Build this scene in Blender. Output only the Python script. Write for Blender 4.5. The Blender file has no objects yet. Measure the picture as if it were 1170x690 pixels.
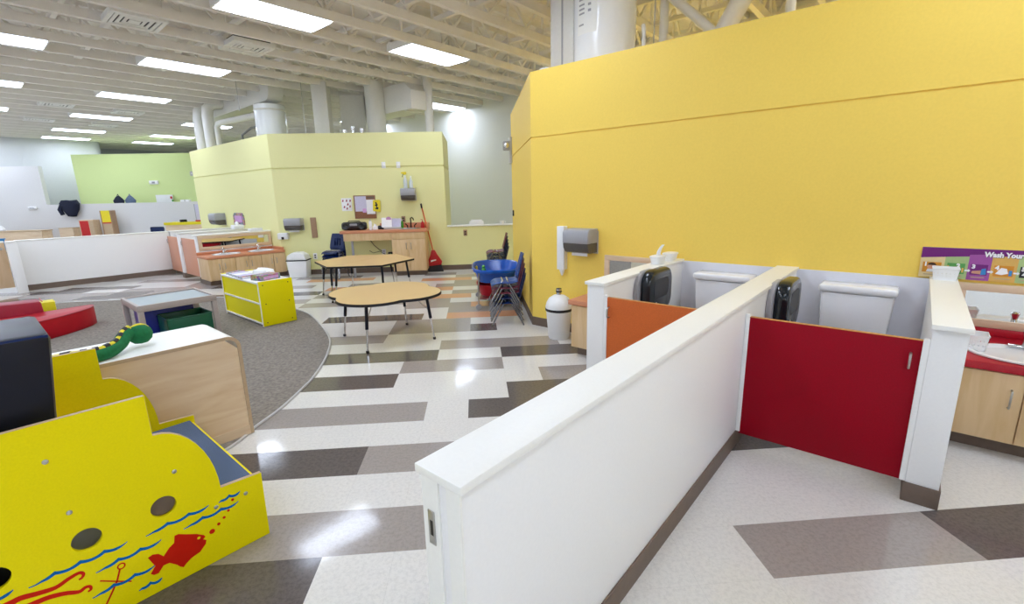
import bpy, bmesh, math, random
from mathutils import Vector, Matrix
random.seed(7)
PI = math.pi
S2 = math.sqrt(0.5)
SC = bpy.context.scene
COL = SC.collection
ROT45 = PI / 4


def W(a, b, z=0.0):
    """building axes (45 degrees to the tile grid) -> world"""
    return Vector((S2 * (a - b), S2 * (a + b), z))


def lin(c):
    if isinstance(c, str):
        c = tuple(int(c[i:i + 2], 16) / 255 for i in (0, 2, 4))
    return tuple((v / 12.92 if v <= 0.04045 else ((v + 0.055) / 1.055) ** 2.4) for v in c)


# ------------------------------------------------------------------ materials
def mat(name, c, rough=0.5, metal=0.0, var=0.05, scale=30.0, bump=0.0, coat=0.0, spec=0.5, detail=3.0):
    m = bpy.data.materials.new(name)
    m.use_nodes = True
    nt = m.node_tree
    b = nt.nodes['Principled BSDF']
    c = lin(c)
    b.inputs['Roughness'].default_value = rough
    b.inputs['Metallic'].default_value = metal
    b.inputs['Specular IOR Level'].default_value = spec
    if coat:
        b.inputs['Coat Weight'].default_value = coat
    tc = nt.nodes.new('ShaderNodeTexCoord')
    no = nt.nodes.new('ShaderNodeTexNoise')
    no.inputs['Scale'].default_value = scale
    no.inputs['Detail'].default_value = detail
    nt.links.new(tc.outputs['Object'], no.inputs['Vector'])
    cr = nt.nodes.new('ShaderNodeValToRGB')
    cr.color_ramp.elements[0].position = 0.3
    cr.color_ramp.elements[1].position = 0.7
    cr.color_ramp.elements[0].color = tuple(v * (1 - var) for v in c) + (1,)
    cr.color_ramp.elements[1].color = tuple(min(1, v * (1 + var)) for v in c) + (1,)
    nt.links.new(no.outputs['Fac'], cr.inputs['Fac'])
    nt.links.new(cr.outputs['Color'], b.inputs['Base Color'])
    if bump:
        bp = nt.nodes.new('ShaderNodeBump')
        bp.inputs['Strength'].default_value = bump
        bp.inputs['Distance'].default_value = 0.004
        nt.links.new(no.outputs['Fac'], bp.inputs['Height'])
        nt.links.new(bp.outputs['Normal'], b.inputs['Normal'])
    return m


def wood(name, c1, c2, rough=0.4, axis='X', scale=2.2):
    m = bpy.data.materials.new(name)
    m.use_nodes = True
    nt = m.node_tree
    b = nt.nodes['Principled BSDF']
    b.inputs['Roughness'].default_value = rough
    tc = nt.nodes.new('ShaderNodeTexCoord')
    mp = nt.nodes.new('ShaderNodeMapping')
    s = {'X': (1, 7, 7), 'Y': (7, 1, 7), 'Z': (7, 7, 1)}[axis]
    mp.inputs['Scale'].default_value = s
    nt.links.new(tc.outputs['Object'], mp.inputs['Vector'])
    no = nt.nodes.new('ShaderNodeTexNoise')
    no.inputs['Scale'].default_value = scale
    no.inputs['Detail'].default_value = 6
    no.inputs['Distortion'].default_value = 0.8
    nt.links.new(mp.outputs['Vector'], no.inputs['Vector'])
    cr = nt.nodes.new('ShaderNodeValToRGB')
    cr.color_ramp.elements[0].position = 0.35
    cr.color_ramp.elements[1].position = 0.65
    cr.color_ramp.elements[0].color = lin(c1) + (1,)
    cr.color_ramp.elements[1].color = lin(c2) + (1,)
    nt.links.new(no.outputs['Fac'], cr.inputs['Fac'])
    nt.links.new(cr.outputs['Color'], b.inputs['Base Color'])
    return m


def tile_mat(name, c, var, rough=0.16):
    """vinyl composition tile: speckled, waxed, with a fine seam every foot"""
    m = bpy.data.materials.new(name)
    m.use_nodes = True
    nt = m.node_tree
    N = nt.nodes.new
    L = nt.links.new
    b = nt.nodes['Principled BSDF']
    b.inputs['Specular IOR Level'].default_value = 0.5
    tc = N('ShaderNodeTexCoord')
    c = lin(c)
    no = N('ShaderNodeTexNoise')
    no.inputs['Scale'].default_value = 55
    no.inputs['Detail'].default_value = 4
    no.inputs['Roughness'].default_value = 0.75
    L(tc.outputs['Object'], no.inputs['Vector'])
    cr = N('ShaderNodeValToRGB')
    cr.color_ramp.elements[0].position = 0.36
    cr.color_ramp.elements[1].position = 0.56
    cr.color_ramp.elements[0].color = tuple(v * (1 - var) for v in c) + (1,)
    cr.color_ramp.elements[1].color = c + (1,)
    L(no.outputs['Fac'], cr.inputs['Fac'])
    sp = N('ShaderNodeSeparateXYZ')
    L(tc.outputs['Object'], sp.inputs['Vector'])
    fac = None
    for ax in ('X', 'Y'):
        d = N('ShaderNodeMath'); d.operation = 'PINGPONG'
        L(sp.outputs[ax], d.inputs[0]); d.inputs[1].default_value = 0.1524
        g = N('ShaderNodeMath'); g.operation = 'LESS_THAN'
        L(d.outputs[0], g.inputs[0]); g.inputs[1].default_value = 0.0008
        if fac is None:
            fac = g
        else:
            mx = N('ShaderNodeMath'); mx.operation = 'MAXIMUM'
            L(fac.outputs[0], mx.inputs[0]); L(g.outputs[0], mx.inputs[1]); fac = mx
    sc = N('ShaderNodeMath'); sc.operation = 'MULTIPLY'
    L(fac.outputs[0], sc.inputs[0]); sc.inputs[1].default_value = 0.16
    mix = N('ShaderNodeMix'); mix.data_type = 'RGBA'
    L(sc.outputs[0], mix.inputs['Factor']); L(cr.outputs['Color'], mix.inputs['A'])
    mix.inputs['B'].default_value = (0.12, 0.11, 0.1, 1)
    L(mix.outputs['Result'], b.inputs['Base Color'])
    n2 = N('ShaderNodeTexNoise'); n2.inputs['Scale'].default_value = 2.5
    n2.inputs['Detail'].default_value = 5
    L(tc.outputs['Object'], n2.inputs['Vector'])
    mr = N('ShaderNodeMapRange')
    mr.inputs['To Min'].default_value = rough * 0.75
    mr.inputs['To Max'].default_value = rough * 1.35
    L(n2.outputs['Fac'], mr.inputs['Value'])
    L(mr.outputs['Result'], b.inputs['Roughness'])
    bp = N('ShaderNodeBump'); bp.inputs['Strength'].default_value = 0.06
    bp.inputs['Distance'].default_value = 0.01
    n3 = N('ShaderNodeTexNoise'); n3.inputs['Scale'].default_value = 9
    L(tc.outputs['Object'], n3.inputs['Vector'])
    L(n3.outputs['Fac'], bp.inputs['Height'])
    L(bp.outputs['Normal'], b.inputs['Normal'])
    return m


def emis(name, c, s):
    m = bpy.data.materials.new(name)
    m.use_nodes = True
    b = m.node_tree.nodes['Principled BSDF']
    b.inputs['Base Color'].default_value = (0.9, 0.9, 0.9, 1)
    b.inputs['Emission Color'].default_value = lin(c) + (1,)
    b.inputs['Emission Strength'].default_value = s
    return m


M = {}
def D(k, *a, **kw): M[k] = mat(k, *a, **kw)
D('yellow_wall', 'FAD65E', 0.55, var=0.02, scale=60, bump=0.05)
D('green_wall', 'F0EDAA', 0.6, var=0.015, scale=60)
D('lime_wall', 'DAE9A0', 0.6, var=0.015)
D('white_wall', 'EAEAE8', 0.5, var=0.01)
D('far_white', 'DCDAD7', 0.6, var=0.015)
D('grey_wall', 'D0D1D1', 0.6, var=0.015)
D('laminate', 'F4F3F0', 0.35, var=0.012, scale=90)
D('liner', 'E6E6EC', 0.4, var=0.012)
D('cap', 'F6F5EE', 0.4, var=0.012, scale=90)
D('vinyl_base', '6C5B4E', 0.5, var=0.06)
D('ceiling_paint', 'F2EEE8', 0.75, var=0.03, scale=6)
D('deck', 'EEE8E0', 0.8, var=0.06, scale=3)
D('duct_paint', 'E2E0DA', 0.5, var=0.02)
D('gloss_duct', 'F0F2F5', 0.16, var=0.01)
D('red_lam', '98021C', 0.42, var=0.1, scale=160, spec=0.15)
D('orange_lam', 'CC6630', 0.42, var=0.1, scale=160, spec=0.2)
D('coral_lam', 'D89878', 0.38, var=0.08, scale=120)
D('orange_top', 'D18A64', 0.35, var=0.08, scale=140)
D('edge_band', 'C98A4C', 0.5)
D('red_top', 'B8182C', 0.3, var=0.08, scale=140)
D('porcelain', 'F3F3F4', 0.08, var=0.005, coat=0.3)
D('white_plastic', 'F2F2F0', 0.3, var=0.01)
D('white_matte', 'EFEFEC', 0.7, var=0.01)
D('paper', 'F4F4F4', 0.8, var=0.02)
D('chrome', 'D8D8D8', 0.12, metal=1.0, var=0.01)
D('chair_chrome', '8E8E92', 0.18, metal=1.0, var=0.02)
D('steel', 'B8B6B2', 0.3, metal=1.0, var=0.02)
D('dark_plastic', '1C2226', 0.16, var=0.05)
D('smoke_plastic', '55504B', 0.2, var=0.05)
D('grey_plastic', 'A3A3A6', 0.4, var=0.02)
D('grey_light', 'C4C3C0', 0.45, var=0.02)
D('black', '15141A', 0.45, var=0.1)
D('rubber', '1E1C1E', 0.6)
D('navy_plastic', '0B2252', 0.3, var=0.05, spec=0.35)
D('blue_plastic', '0F56B8', 0.22, var=0.04)
D('blue_chair', '17458A', 0.28, var=0.05)
D('maroon_plastic', '6A2A3A', 0.32, var=0.05)
D('navy_vinyl', '070A1C', 0.36, var=0.12, scale=12, bump=0.1, spec=0.3)
D('boat_yellow', 'F0DF00', 0.45, var=0.03, scale=140, spec=0.15)
D('shelf_yellow', 'EEE200', 0.42, var=0.05, scale=160, spec=0.2)
D('foam_red', 'B40A20', 0.42, var=0.06, scale=12, spec=0.3)
D('foam_yellow', 'E6D414', 0.45, var=0.03)
D('foam_maroon', '9C1030', 0.4, var=0.06, scale=12)
D('decal_red', 'CC1E08', 0.45, var=0.03, spec=0.15)
D('decal_blue', '0062A8', 0.45, var=0.03, spec=0.15)
D('blue_carpet', '55657F', 0.95, var=0.2, scale=260, bump=0.4)
D('snake_green', '0B6A3A', 0.85, var=0.15, scale=60)
D('snake_yellow', 'E4D63A', 0.8, var=0.1)
D('bin_green', '0A5A3C', 0.3, var=0.05)
D('bin_blue', '1A2C9E', 0.3, var=0.05)
D('table_frame', 'B0A49C', 0.4, var=0.05, scale=80)
D('table_grey', '9BA5A9', 0.35, var=0.03)
D('table_top', 'DDB87E', 0.3, var=0.05, scale=200)
D('cork', '95684A', 0.9, var=0.2, scale=160)
D('brown_strip', 'A98768', 0.6)
D('yellow_paper', 'EBD62A', 0.7)
D('pink_paper', 'D8A8D8', 0.8)
D('paper_ink', '9A3A4A', 0.7)
D('broom_red', 'C21A1E', 0.35, var=0.04)
D('broom_orange', 'D86A34', 0.4, var=0.04)
D('sign_purple', '6E0A72', 0.3, var=0.03)
D('sign_violet', 'A0509E', 0.3, var=0.03)
D('sign_green', 'A8C080', 0.3, var=0.05)
D('sign_cream', 'E6CE96', 0.3, var=0.04)
D('sign_tan', 'DDB05A', 0.3, var=0.05)
D('sign_orange', 'D89020', 0.35, var=0.06)
D('skin_print', 'D8A080', 0.4)
D('hair_print', '3A2418', 0.5)
D('print_green', '5AA050', 0.4)
D('print_blue', '3A8AC8', 0.4)
D('lilac_paper', 'CFCBE0', 0.8)
D('print_mix', '7A4A6A', 0.5, var=0.6, scale=40)
_nt = M['print_mix'].node_tree
_vo = _nt.nodes.new('ShaderNodeTexVoronoi'); _vo.inputs['Scale'].default_value = 30
_nt.links.new(_nt.nodes['Texture Coordinate'].outputs['Object'], _vo.inputs['Vector'])
_mx = _nt.nodes.new('ShaderNodeMix'); _mx.data_type = 'RGBA'; _mx.blend_type = 'MULTIPLY'
_mx.inputs['Factor'].default_value = 0.85
_nt.links.new(_vo.outputs['Color'], _mx.inputs['B']); _mx.inputs['A'].default_value = (0.62, 0.4, 0.45, 1)
_nt.links.new(_mx.outputs['Result'], _nt.nodes['Principled BSDF'].inputs['Base Color'])
D('cloth_dark', '141A30', 0.9, var=0.2)
D('cloth_grey', '5A6A80', 0.9, var=0.2)
D('bottle_clear', 'D8E0E0', 0.2, var=0.03)
D('bottle_blue', '1A4A78', 0.25)
D('red_toy', 'C0201E', 0.4)
D('toy_green', '4AA830', 0.4)
D('stone', 'C2A888', 0.6)
D('slot_dark', '2A2622', 0.7)
D('vent_paint', 'F4F3EF', 0.5)
D('pinkwood', 'E0B090', 0.5)
M['birch'] = wood('birch', 'E0C29C', 'EDD6B6', 0.38, 'X', 2.0)
M['maple'] = wood('maple', 'D8B582', 'E2C294', 0.4, 'Z', 2.5)
M['maple_frame'] = wood('maple_frame', 'D8BC9A', 'E2CAAA', 0.45, 'X', 2.5)
M['gate_wood'] = wood('gate_wood', 'D0AE86', 'DABB96', 0.4, 'Z', 2.0)
m = bpy.data.materials.new('mirror_glass'); m.use_nodes = True
b = m.node_tree.nodes['Principled BSDF']
b.inputs['Base Color'].default_value = (0.82, 0.84, 0.84, 1); b.inputs['Metallic'].default_value = 1.0
b.inputs['Roughness'].default_value = 0.015
M['mirror'] = m
M['tile_white'] = tile_mat('tile_white', 'E6E3DD', 0.12, 0.085)
M['tile_grey'] = tile_mat('tile_grey', 'A79E98', 0.16, 0.1)
M['tile_dark'] = tile_mat('tile_dark', '675F5C', 0.28, 0.12)
M['tile_orange'] = tile_mat('tile_orange', 'DDA27C', 0.12, 0.1)
D('carpet', '8C847A', 1.0, var=0.25, scale=42, bump=0.6, spec=0.1, detail=6)
M['light_panel'] = emis('light_panel', 'DDE9FF', 12.0)


# ------------------------------------------------------------------ mesh builder
def rrect(x0, x1, y0, y1, r, n=6):
    o = []
    for cx, cy, a0 in ((x1 - r, y1 - r, 0), (x0 + r, y1 - r, 90), (x0 + r, y0 + r, 180), (x1 - r, y0 + r, 270)):
        for k in range(n + 1):
            a = math.radians(a0 + 90 * k / n)
            o.append((cx + r * math.cos(a), cy + r * math.sin(a)))
    return o


class MB:
    def __init__(s):
        s.bm = bmesh.new()

    def box(s, x0, x1, y0, y1, z0, z1, bev=0.0, seg=2):
        t = bmesh.new()
        bmesh.ops.create_cube(t, size=1)
        bmesh.ops.scale(t, vec=(x1 - x0, y1 - y0, z1 - z0), verts=t.verts)
        bmesh.ops.translate(t, vec=((x0 + x1) / 2, (y0 + y1) / 2, (z0 + z1) / 2), verts=t.verts)
        if bev:
            bmesh.ops.bevel(t, geom=list(t.edges), offset=bev, segments=seg, affect='EDGES', profile=0.5)
        s._take(t)
        return s

    def obox(s, p0, p1, w, h, up=(0, 0, 1)):
        """bar of width w and height h from p0 to p1"""
        p0, p1 = Vector(p0), Vector(p1)
        d = (p1 - p0); L = d.length; d.normalize()
        u = Vector(up)
        r = d.cross(u)
        if r.length < 1e-4:
            r = d.cross(Vector((1, 0, 0)))
        r.normalize(); u = r.cross(d)
        t = bmesh.new()
        bmesh.ops.create_cube(t, size=1)
        bmesh.ops.scale(t, vec=(L, w, h), verts=t.verts)
        mx = Matrix((d, r, u)).transposed().to_4x4()
        mx.translation = (p0 + p1) / 2
        bmesh.ops.transform(t, matrix=mx, verts=t.verts)
        s._take(t)
        return s

    def _take(s, t):
        me = bpy.data.meshes.new('t')
        t.normal_update()
        bmesh.ops.recalc_face_normals(t, faces=t.faces)
        t.to_mesh(me); t.free()
        s.bm.from_mesh(me)
        bpy.data.meshes.remove(me)

    def prism(s, pts, h0, h1, axis='z', bev=0.0):
        """polygon extruded along an axis; pts are (x,y), (x,z) for axis y, (y,z) for axis x"""
        t = bmesh.new()
        f = {'z': lambda p, h: (p[0], p[1], h), 'y': lambda p, h: (p[0], h, p[1]), 'x': lambda p, h: (h, p[0], p[1])}[axis]
        a = [t.verts.new(f(p, h0)) for p in pts]
        b = [t.verts.new(f(p, h1)) for p in pts]
        n = len(pts)
        t.faces.new(a); t.faces.new(b[::-1])
        for i in range(n):
            t.faces.new((a[i], a[(i + 1) % n], b[(i + 1) % n], b[i]))
        bmesh.ops.recalc_face_normals(t, faces=t.faces)
        if bev:
            es = [e for e in t.edges if len(e.link_faces) == 2 and e.calc_face_angle(0) > 0.6]
            bmesh.ops.bevel(t, geom=es, offset=bev, segments=2, affect='EDGES', profile=0.5)
        s._take(t)
        return s

    def cyl(s, p0, p1, r, r2=None, seg=16):
        return s.tube([p0, p1], [r, r if r2 is None else r2], seg)

    def tube(s, path, r, seg=8, closed=False):
        P = [Vector(p) for p in path]
        n = len(P)
        R = r if isinstance(r, (list, tuple)) else [r] * n
        t = bmesh.new()
        rings = []
        prev = None
        for i, p in enumerate(P):
            if closed:
                d = P[(i + 1) % n] - P[i - 1]
            else:
                d = P[min(i + 1, n - 1)] - P[max(i - 1, 0)]
            d.normalize()
            if prev is None:
                u = d.orthogonal().normalized()
            else:
                u = (prev - d * prev.dot(d))
                u = u.normalized() if u.length > 1e-6 else d.orthogonal().normalized()
            prev = u
            v = d.cross(u)
            rings.append([t.verts.new(p + (u * math.cos(2 * PI * k / seg) + v * math.sin(2 * PI * k / seg)) * R[i]) for k in range(seg)])
        for i in range(n if closed else n - 1):
            a, b = rings[i], rings[(i + 1) % n]
            for k in range(seg):
                t.faces.new((a[k], a[(k + 1) % seg], b[(k + 1) % seg], b[k]))
        if not closed:
            t.faces.new(rings[0]); t.faces.new(rings[-1][::-1])
        s._take(t)
        return s

    def lathe(s, prof, c=(0, 0, 0), seg=24, sx=1.0, sy=1.0, pw=2.0):
        """profile of (r, z); pw > 2 squares the ring off"""
        t = bmesh.new()
        rings = []
        for r, z in prof:
            if r < 1e-6:
                rings.append([t.verts.new((c[0], c[1], c[2] + z))])
            else:
                ring = []
                for k in range(seg):
                    a = 2 * PI * k / seg
                    ca, sa = math.cos(a), math.sin(a)
                    q = (abs(ca) ** pw + abs(sa) ** pw) ** (-1 / pw)
                    ring.append(t.verts.new((c[0] + r * sx * ca * q, c[1] + r * sy * sa * q, c[2] + z)))
                rings.append(ring)
        for a, b in zip(rings, rings[1:]):
            if len(a) == 1 and len(b) == 1:
                continue
            if len(a) == 1:
                for k in range(seg): t.faces.new((a[0], b[k], b[(k + 1) % seg]))
            elif len(b) == 1:
                for k in range(seg): t.faces.new((a[k], a[(k + 1) % seg], b[0]))
            else:
                for k in range(seg): t.faces.new((a[k], a[(k + 1) % seg], b[(k + 1) % seg], b[k]))
        if len(rings[0]) > 1: t.faces.new(rings[0])
        if len(rings[-1]) > 1: t.faces.new(rings[-1])
        s._take(t)
        return s

    def sheet(s, nu, nv, fn, th, mask=None):
        """thick curved sheet: fn(u,v) -> (point, normal); mask(i,j) drops cells"""
        t = bmesh.new()
        A, Bv = {}, {}
        cells = [(i, j) for i in range(nu) for j in range(nv) if mask is None or mask(i, j)]
        for (i, j) in cells:
            for q in ((i, j), (i + 1, j), (i + 1, j + 1), (i, j + 1)):
                if q not in A:
                    p, n = fn(q[0] / nu, q[1] / nv)
                    p, n = Vector(p), Vector(n).normalized()
                    A[q] = t.verts.new(p); Bv[q] = t.verts.new(p - n * th)
        cs = set(cells)
        for (i, j) in cells:
            q = [(i, j), (i + 1, j), (i + 1, j + 1), (i, j + 1)]
            t.faces.new([A[k] for k in q]); t.faces.new([Bv[k] for k in q[::-1]])
            for e, nb in (((q[0], q[1]), (i, j - 1)), ((q[1], q[2]), (i + 1, j)), ((q[2], q[3]), (i, j + 1)), ((q[3], q[0]), (i - 1, j))):
                if nb not in cs:
                    t.faces.new((A[e[0]], Bv[e[0]], Bv[e[1]], A[e[1]]))
        s._take(t)
        return s

    def plate(s, outer, holes, h0, h1, axis='y'):
        """polygon with round holes (cx, cz, r), extruded along an axis"""
        cu = bpy.data.curves.new('t', 'CURVE')
        cu.dimensions = '2D'; cu.fill_mode = 'BOTH'; cu.extrude = abs(h1 - h0) / 2
        loops = [outer] + [[(cx + r * math.cos(2 * PI * k / 28), cz + r * math.sin(2 * PI * k / 28)) for k in range(28)] for cx, cz, r in holes]
        for lp in loops:
            sp = cu.splines.new('POLY'); sp.points.add(len(lp) - 1)
            for p, q in zip(sp.points, lp): p.co = (q[0], q[1], 0, 1)
            sp.use_cyclic_u = True
        o = bpy.data.objects.new('t', cu); COL.objects.link(o)
        dg = bpy.context.evaluated_depsgraph_get()
        me = bpy.data.meshes.new_from_object(o.evaluated_get(dg))
        bpy.data.objects.remove(o); bpy.data.curves.remove(cu)
        t = bmesh.new(); t.from_mesh(me); bpy.data.meshes.remove(me)
        mid = (h0 + h1) / 2
        for v in t.verts:
            x, y, z = v.co
            v.co = {'y': (x, mid + z, y), 'x': (mid + z, x, y), 'z': (x, y, mid + z)}[axis]
        bmesh.ops.remove_doubles(t, verts=t.verts, dist=1e-5)
        s._take(t)
        return s

    def xf(s, mx):
        bmesh.ops.transform(s.bm, matrix=mx, verts=s.bm.verts)
        return s

    def build(s, name, m, parent=None, smooth=35):
        me = bpy.data.meshes.new(name)
        s.bm.to_mesh(me); s.bm.free()
        me.materials.append(M[m] if isinstance(m, str) else m)
        if smooth:
            for p in me.polygons: p.use_smooth = True
            me.set_sharp_from_angle(angle=math.radians(smooth))
        o = bpy.data.objects.new(name, me)
        COL.objects.link(o)
        if parent: o.parent = parent
        return o


def thing(name, label, cat, loc=(0, 0, 0), rot=0.0, group=None):
    o = bpy.data.objects.new(name, None)
    COL.objects.link(o)
    o.location = loc; o.rotation_euler = (0, 0, rot)
    o.empty_display_size = 0.1
    o['label'] = label; o['category'] = cat
    if group: o['group'] = group
    return o


def thingab(name, label, cat, a, b, z=0.0, group=None, turn=0.0):
    return thing(name, label, cat, W(a, b, z), ROT45 + turn, group)


def tag(o, label, cat, group=None):
    o['label'] = label; o['category'] = cat
    if group: o['group'] = group
    return o


def struct(o, label=None):
    o['kind'] = 'structure'
    if label: o['label'] = label
    return o


def dup(root, loc, rot, label, group=None, mats=None):
    r = root.copy(); COL.objects.link(r)
    r.location = loc; r.rotation_euler = (0, 0, rot); r['label'] = label
    if group: r['group'] = group
    for ch in list(root.children):
        c = ch.copy(); COL.objects.link(c); c.parent = r
        if mats and ch.name.split('.')[0] in mats:
            c.data = c.data.copy(); c.data.materials[0] = M[mats[ch.name.split('.')[0]]]
        for g in ch.children:
            d = g.copy(); COL.objects.link(d); d.parent = c
    return r


def text(body, size, m, parent, loc, ext=0.0008, name='lettering', align='LEFT'):
    """lettering on a plane facing -x of its parent, reading towards -y"""
    cu = bpy.data.curves.new(name, 'FONT')
    cu.body = body; cu.size = size; cu.extrude = ext; cu.align_x = align; cu.resolution_u = 2
    cu.offset = 0.0022
    cu.materials.append(M[m])
    to = bpy.data.objects.new('t', cu); COL.objects.link(to)
    dg = bpy.context.evaluated_depsgraph_get()
    me = bpy.data.meshes.new_from_object(to.evaluated_get(dg))
    bpy.data.objects.remove(to); bpy.data.curves.remove(cu)
    me.name = name
    o = bpy.data.objects.new(name, me); COL.objects.link(o)
    o.parent = parent
    o.rotation_euler = Matrix(((0, 0, -1), (-1, 0, 0), (0, 1, 0))).to_euler()
    o.location = loc
    o.scale = (.84 if len(body) > 2 else 1, 1, 1)
    return o


# ------------------------------------------------------------------ camera
cam = bpy.data.cameras.new('camera')
camo = bpy.data.objects.new('camera', cam); COL.objects.link(camo)
yaw, pit, rol = (math.radians(v) for v in (4.26494, 12.8805, 1.28551))
fw = Vector((math.sin(yaw) * math.cos(pit), math.cos(yaw) * math.cos(pit), -math.sin(pit)))
rt = Vector((math.cos(yaw), -math.sin(yaw), 0))
dn = fw.cross(rt)
r2 = rt * math.cos(rol) + dn * math.sin(rol)
d2 = -rt * math.sin(rol) + dn * math.cos(rol)
mx = Matrix((r2, -d2, -fw)).transposed().to_4x4()
mx.translation = (0, 0, 1.498)
camo.matrix_world = mx
cam.sensor_width = 36.0
cam.lens = 536.84 / 1170 * 36
cam.clip_start = 0.05
SC.camera = camo
SC.view_settings.view_transform = 'Standard'
SC.view_settings.look = 'None'
SC.view_settings.gamma = 1
SC.view_settings.exposure = 0.3
SC.view_settings.use_curve_mapping = False
wd = bpy.data.worlds.new('world'); SC.world = wd
wd.use_nodes = True
wd.node_tree.nodes['Background'].inputs['Color'].default_value = (0.8, 0.85, 1, 1)
wd.node_tree.nodes['Background'].inputs['Strength'].default_value = 0.02
SC.cycles.max_bounces = 8
SC.cycles.diffuse_bounces = 5
SC.cycles.use_denoising = True
SC.cycles.sample_clamp_indirect = 6
# ------------------------------------------------------------------ the setting
def to_xy(pts):
    return [tuple(W(a, b)[:2]) for a, b in pts]

T = 0.3048
OX, OY = -0.707, 1.783
# tile rows (row, first tile, one past last, colour): g grey, d dark, o peach; the rest is white
RUNS = [
    (-4, -30, 4, 'g'), (-4, 9, 14, 'd'), (-3, -8, 2, 'w'), (-2, -12, -3, 'g'), (-2, 0, 3, 'd'),
    (-1, -12, 0, 'd'), (-1, 6, 9, 'g'), (-1, 9, 16, 'd'),
    (0, -12, 4, 'g'), (0, 16, 24, 'g'), (2, -12, 0, 'd'), (2, 0, 5, 'g'), (2, 6, 10, 'd'),
    (4, -12, 1, 'g'), (4, 2, 6, 'd'), (5, 3, 7, 'd'), (6, -12, 0, 'd'), (6, 4, 8, 'g'), (7, 0, 3, 'g'),
    (8, -12, 1, 'd'), (8, 3, 7, 'd'), (9, 1, 5, 'g'), (10, -8, -1, 'g'),
    (11, -1, 2, 'g'), (11, 2, 3, 'd'), (12, -1, 2, 'g'), (13, -4, 0, 'd'), (13, 1, 4, 'o'), (14, 1, 4, 'g'),
    (15, -1, 2, 'g'), (15, 2, 4, 'o'), (16, -6, 1, 'g'), (17, -12, -6, 'g'), (17, -1, 2, 'o'), (18, 1, 2, 'g'), (18, 2, 4, 'g'),
    (18, -6, -2, 'g'), (19, -1, 1, 'o'), (19, -12, -6, 'd'), (19, -5, -2, 'g'), (20, -6, -5, 'o'), (20, 0, 4, 'g'), (21, -5, -2, 'g'), (21, 1, 4, 'g'),
    (21, -9, -7, 'g'), (22, -1, 2, 'o'), (22, -13, -11, 'd'), (23, -8, -4, 'o'), (23, 1, 4, 'g'), (24, -1, 1, 'g'), (24, -9, -5, 'g'),
]
cmap = {}
for j, i0, i1, c in RUNS:
    for i in range(i0, i1): cmap[(i, j)] = c
rnd = random.Random(11)
for j in range(16, 70):                       # the strips of the far rooms
    i = -60
    while i < 30:
        n = rnd.choice((2, 3, 4, 5)); c = rnd.choice('wwgwgdw')
        for k in range(i, i + n):
            if (k < -9) or j > 25:
                if (k, j) not in cmap and c != 'w': cmap[(k, j)] = c
        i += n
fb = bmesh.new()
vc = {}
def fv(i, j):
    if (i, j) not in vc: vc[(i, j)] = fb.verts.new((i * T, j * T, 0))
    return vc[(i, j)]
slot = {'w': 0, 'g': 1, 'd': 2, 'o': 3}
for i in range(-66, 40):
    for j in range(-32, 76):
        f = fb.faces.new((fv(i, j), fv(i + 1, j), fv(i + 1, j + 1), fv(i, j + 1)))
        f.material_index = slot[cmap.get((i, j), 'w')]
me = bpy.data.meshes.new('floor'); fb.to_mesh(me); fb.free()
for k in ('tile_white', 'tile_grey', 'tile_dark', 'tile_orange'): me.materials.append(M[k])
floor = bpy.data.objects.new('floor', me); COL.objects.link(floor); floor.location = (OX, OY, 0)
struct(floor)

# inset carpet with a curved metal edge
ctl = [(-1.6, 2.7), (-1.53, 3.045), (-1.474, 3.305), (-1.444, 3.651), (-1.437, 3.971), (-1.499, 4.535), (-1.662, 5.149), (-2.143, 6.095),
       (-2.523, 6.578), (-3.3, 7.33), (-4.232, 7.69), (-5.0, 7.75), (-5.889, 7.72), (-6.558, 7.65), (-7.4, 7.2), (-8.2, 6.2), (-8.6, 5.0), (-8.4, 3.2),
       (-7.0, 2.0), (-5.0, 1.5), (-3.0, 1.7), (-2.0, 2.15)]
def spline(c, n=6):
    o = []
    N = len(c)
    for i in range(N):
        p0, p1, p2, p3 = (Vector(c[(i + k - 1) % N]) for k in range(4))
        for k in range(n):
            t = k / n
            o.append(tuple(0.5 * (2 * p1 + (p2 - p0) * t + (2 * p0 - 5 * p1 + 4 * p2 - p3) * t * t + (3 * p1 - p0 - 3 * p2 + p3) * t ** 3)))
    return o
rug = spline(ctl)
car = thing('inset_carpet', 'grey looped carpet set into the tiles with a curved edge', 'carpet')
MB().prism(rug, 0.0, 0.008).build('pile', 'carpet', car, 0)
MB().tube([(x, y, 0.006) for x, y in rug], 0.011, 6, True).build('edge_strip', 'grey_light', car)


def grooved(name, poly, m, z1=2.745, g=2.088, gap=0.012, deep=0.012):
    """room block with a reveal line running round it"""
    def inset(p, d):
        n = len(p); o = []
        for i in range(n):
            a, b, c = (Vector(p[(i + k - 1) % n]) for k in range(3))
            e1 = (b - a).normalized(); e2 = (c - b).normalized()
            n1 = Vector((-e1.y, e1.x)); n2 = Vector((-e2.y, e2.x))
            k = (n1 + n2); k = k / max(k.dot(n1), 0.3)
            o.append(tuple(b + k * d))
        return o
    area = sum(p[0] * q[1] - q[0] * p[1] for p, q in zip(poly, poly[1:] + poly[:1]))
    if area < 0: poly = poly[::-1]
    b = MB()
    b.prism(poly, 0, g - gap / 2)
    b.prism(inset(poly, deep), g - gap / 2, g + gap / 2)
    b.prism(poly, g + gap / 2, z1)
    return struct(b.build(name, m, None, 0)), poly


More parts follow.
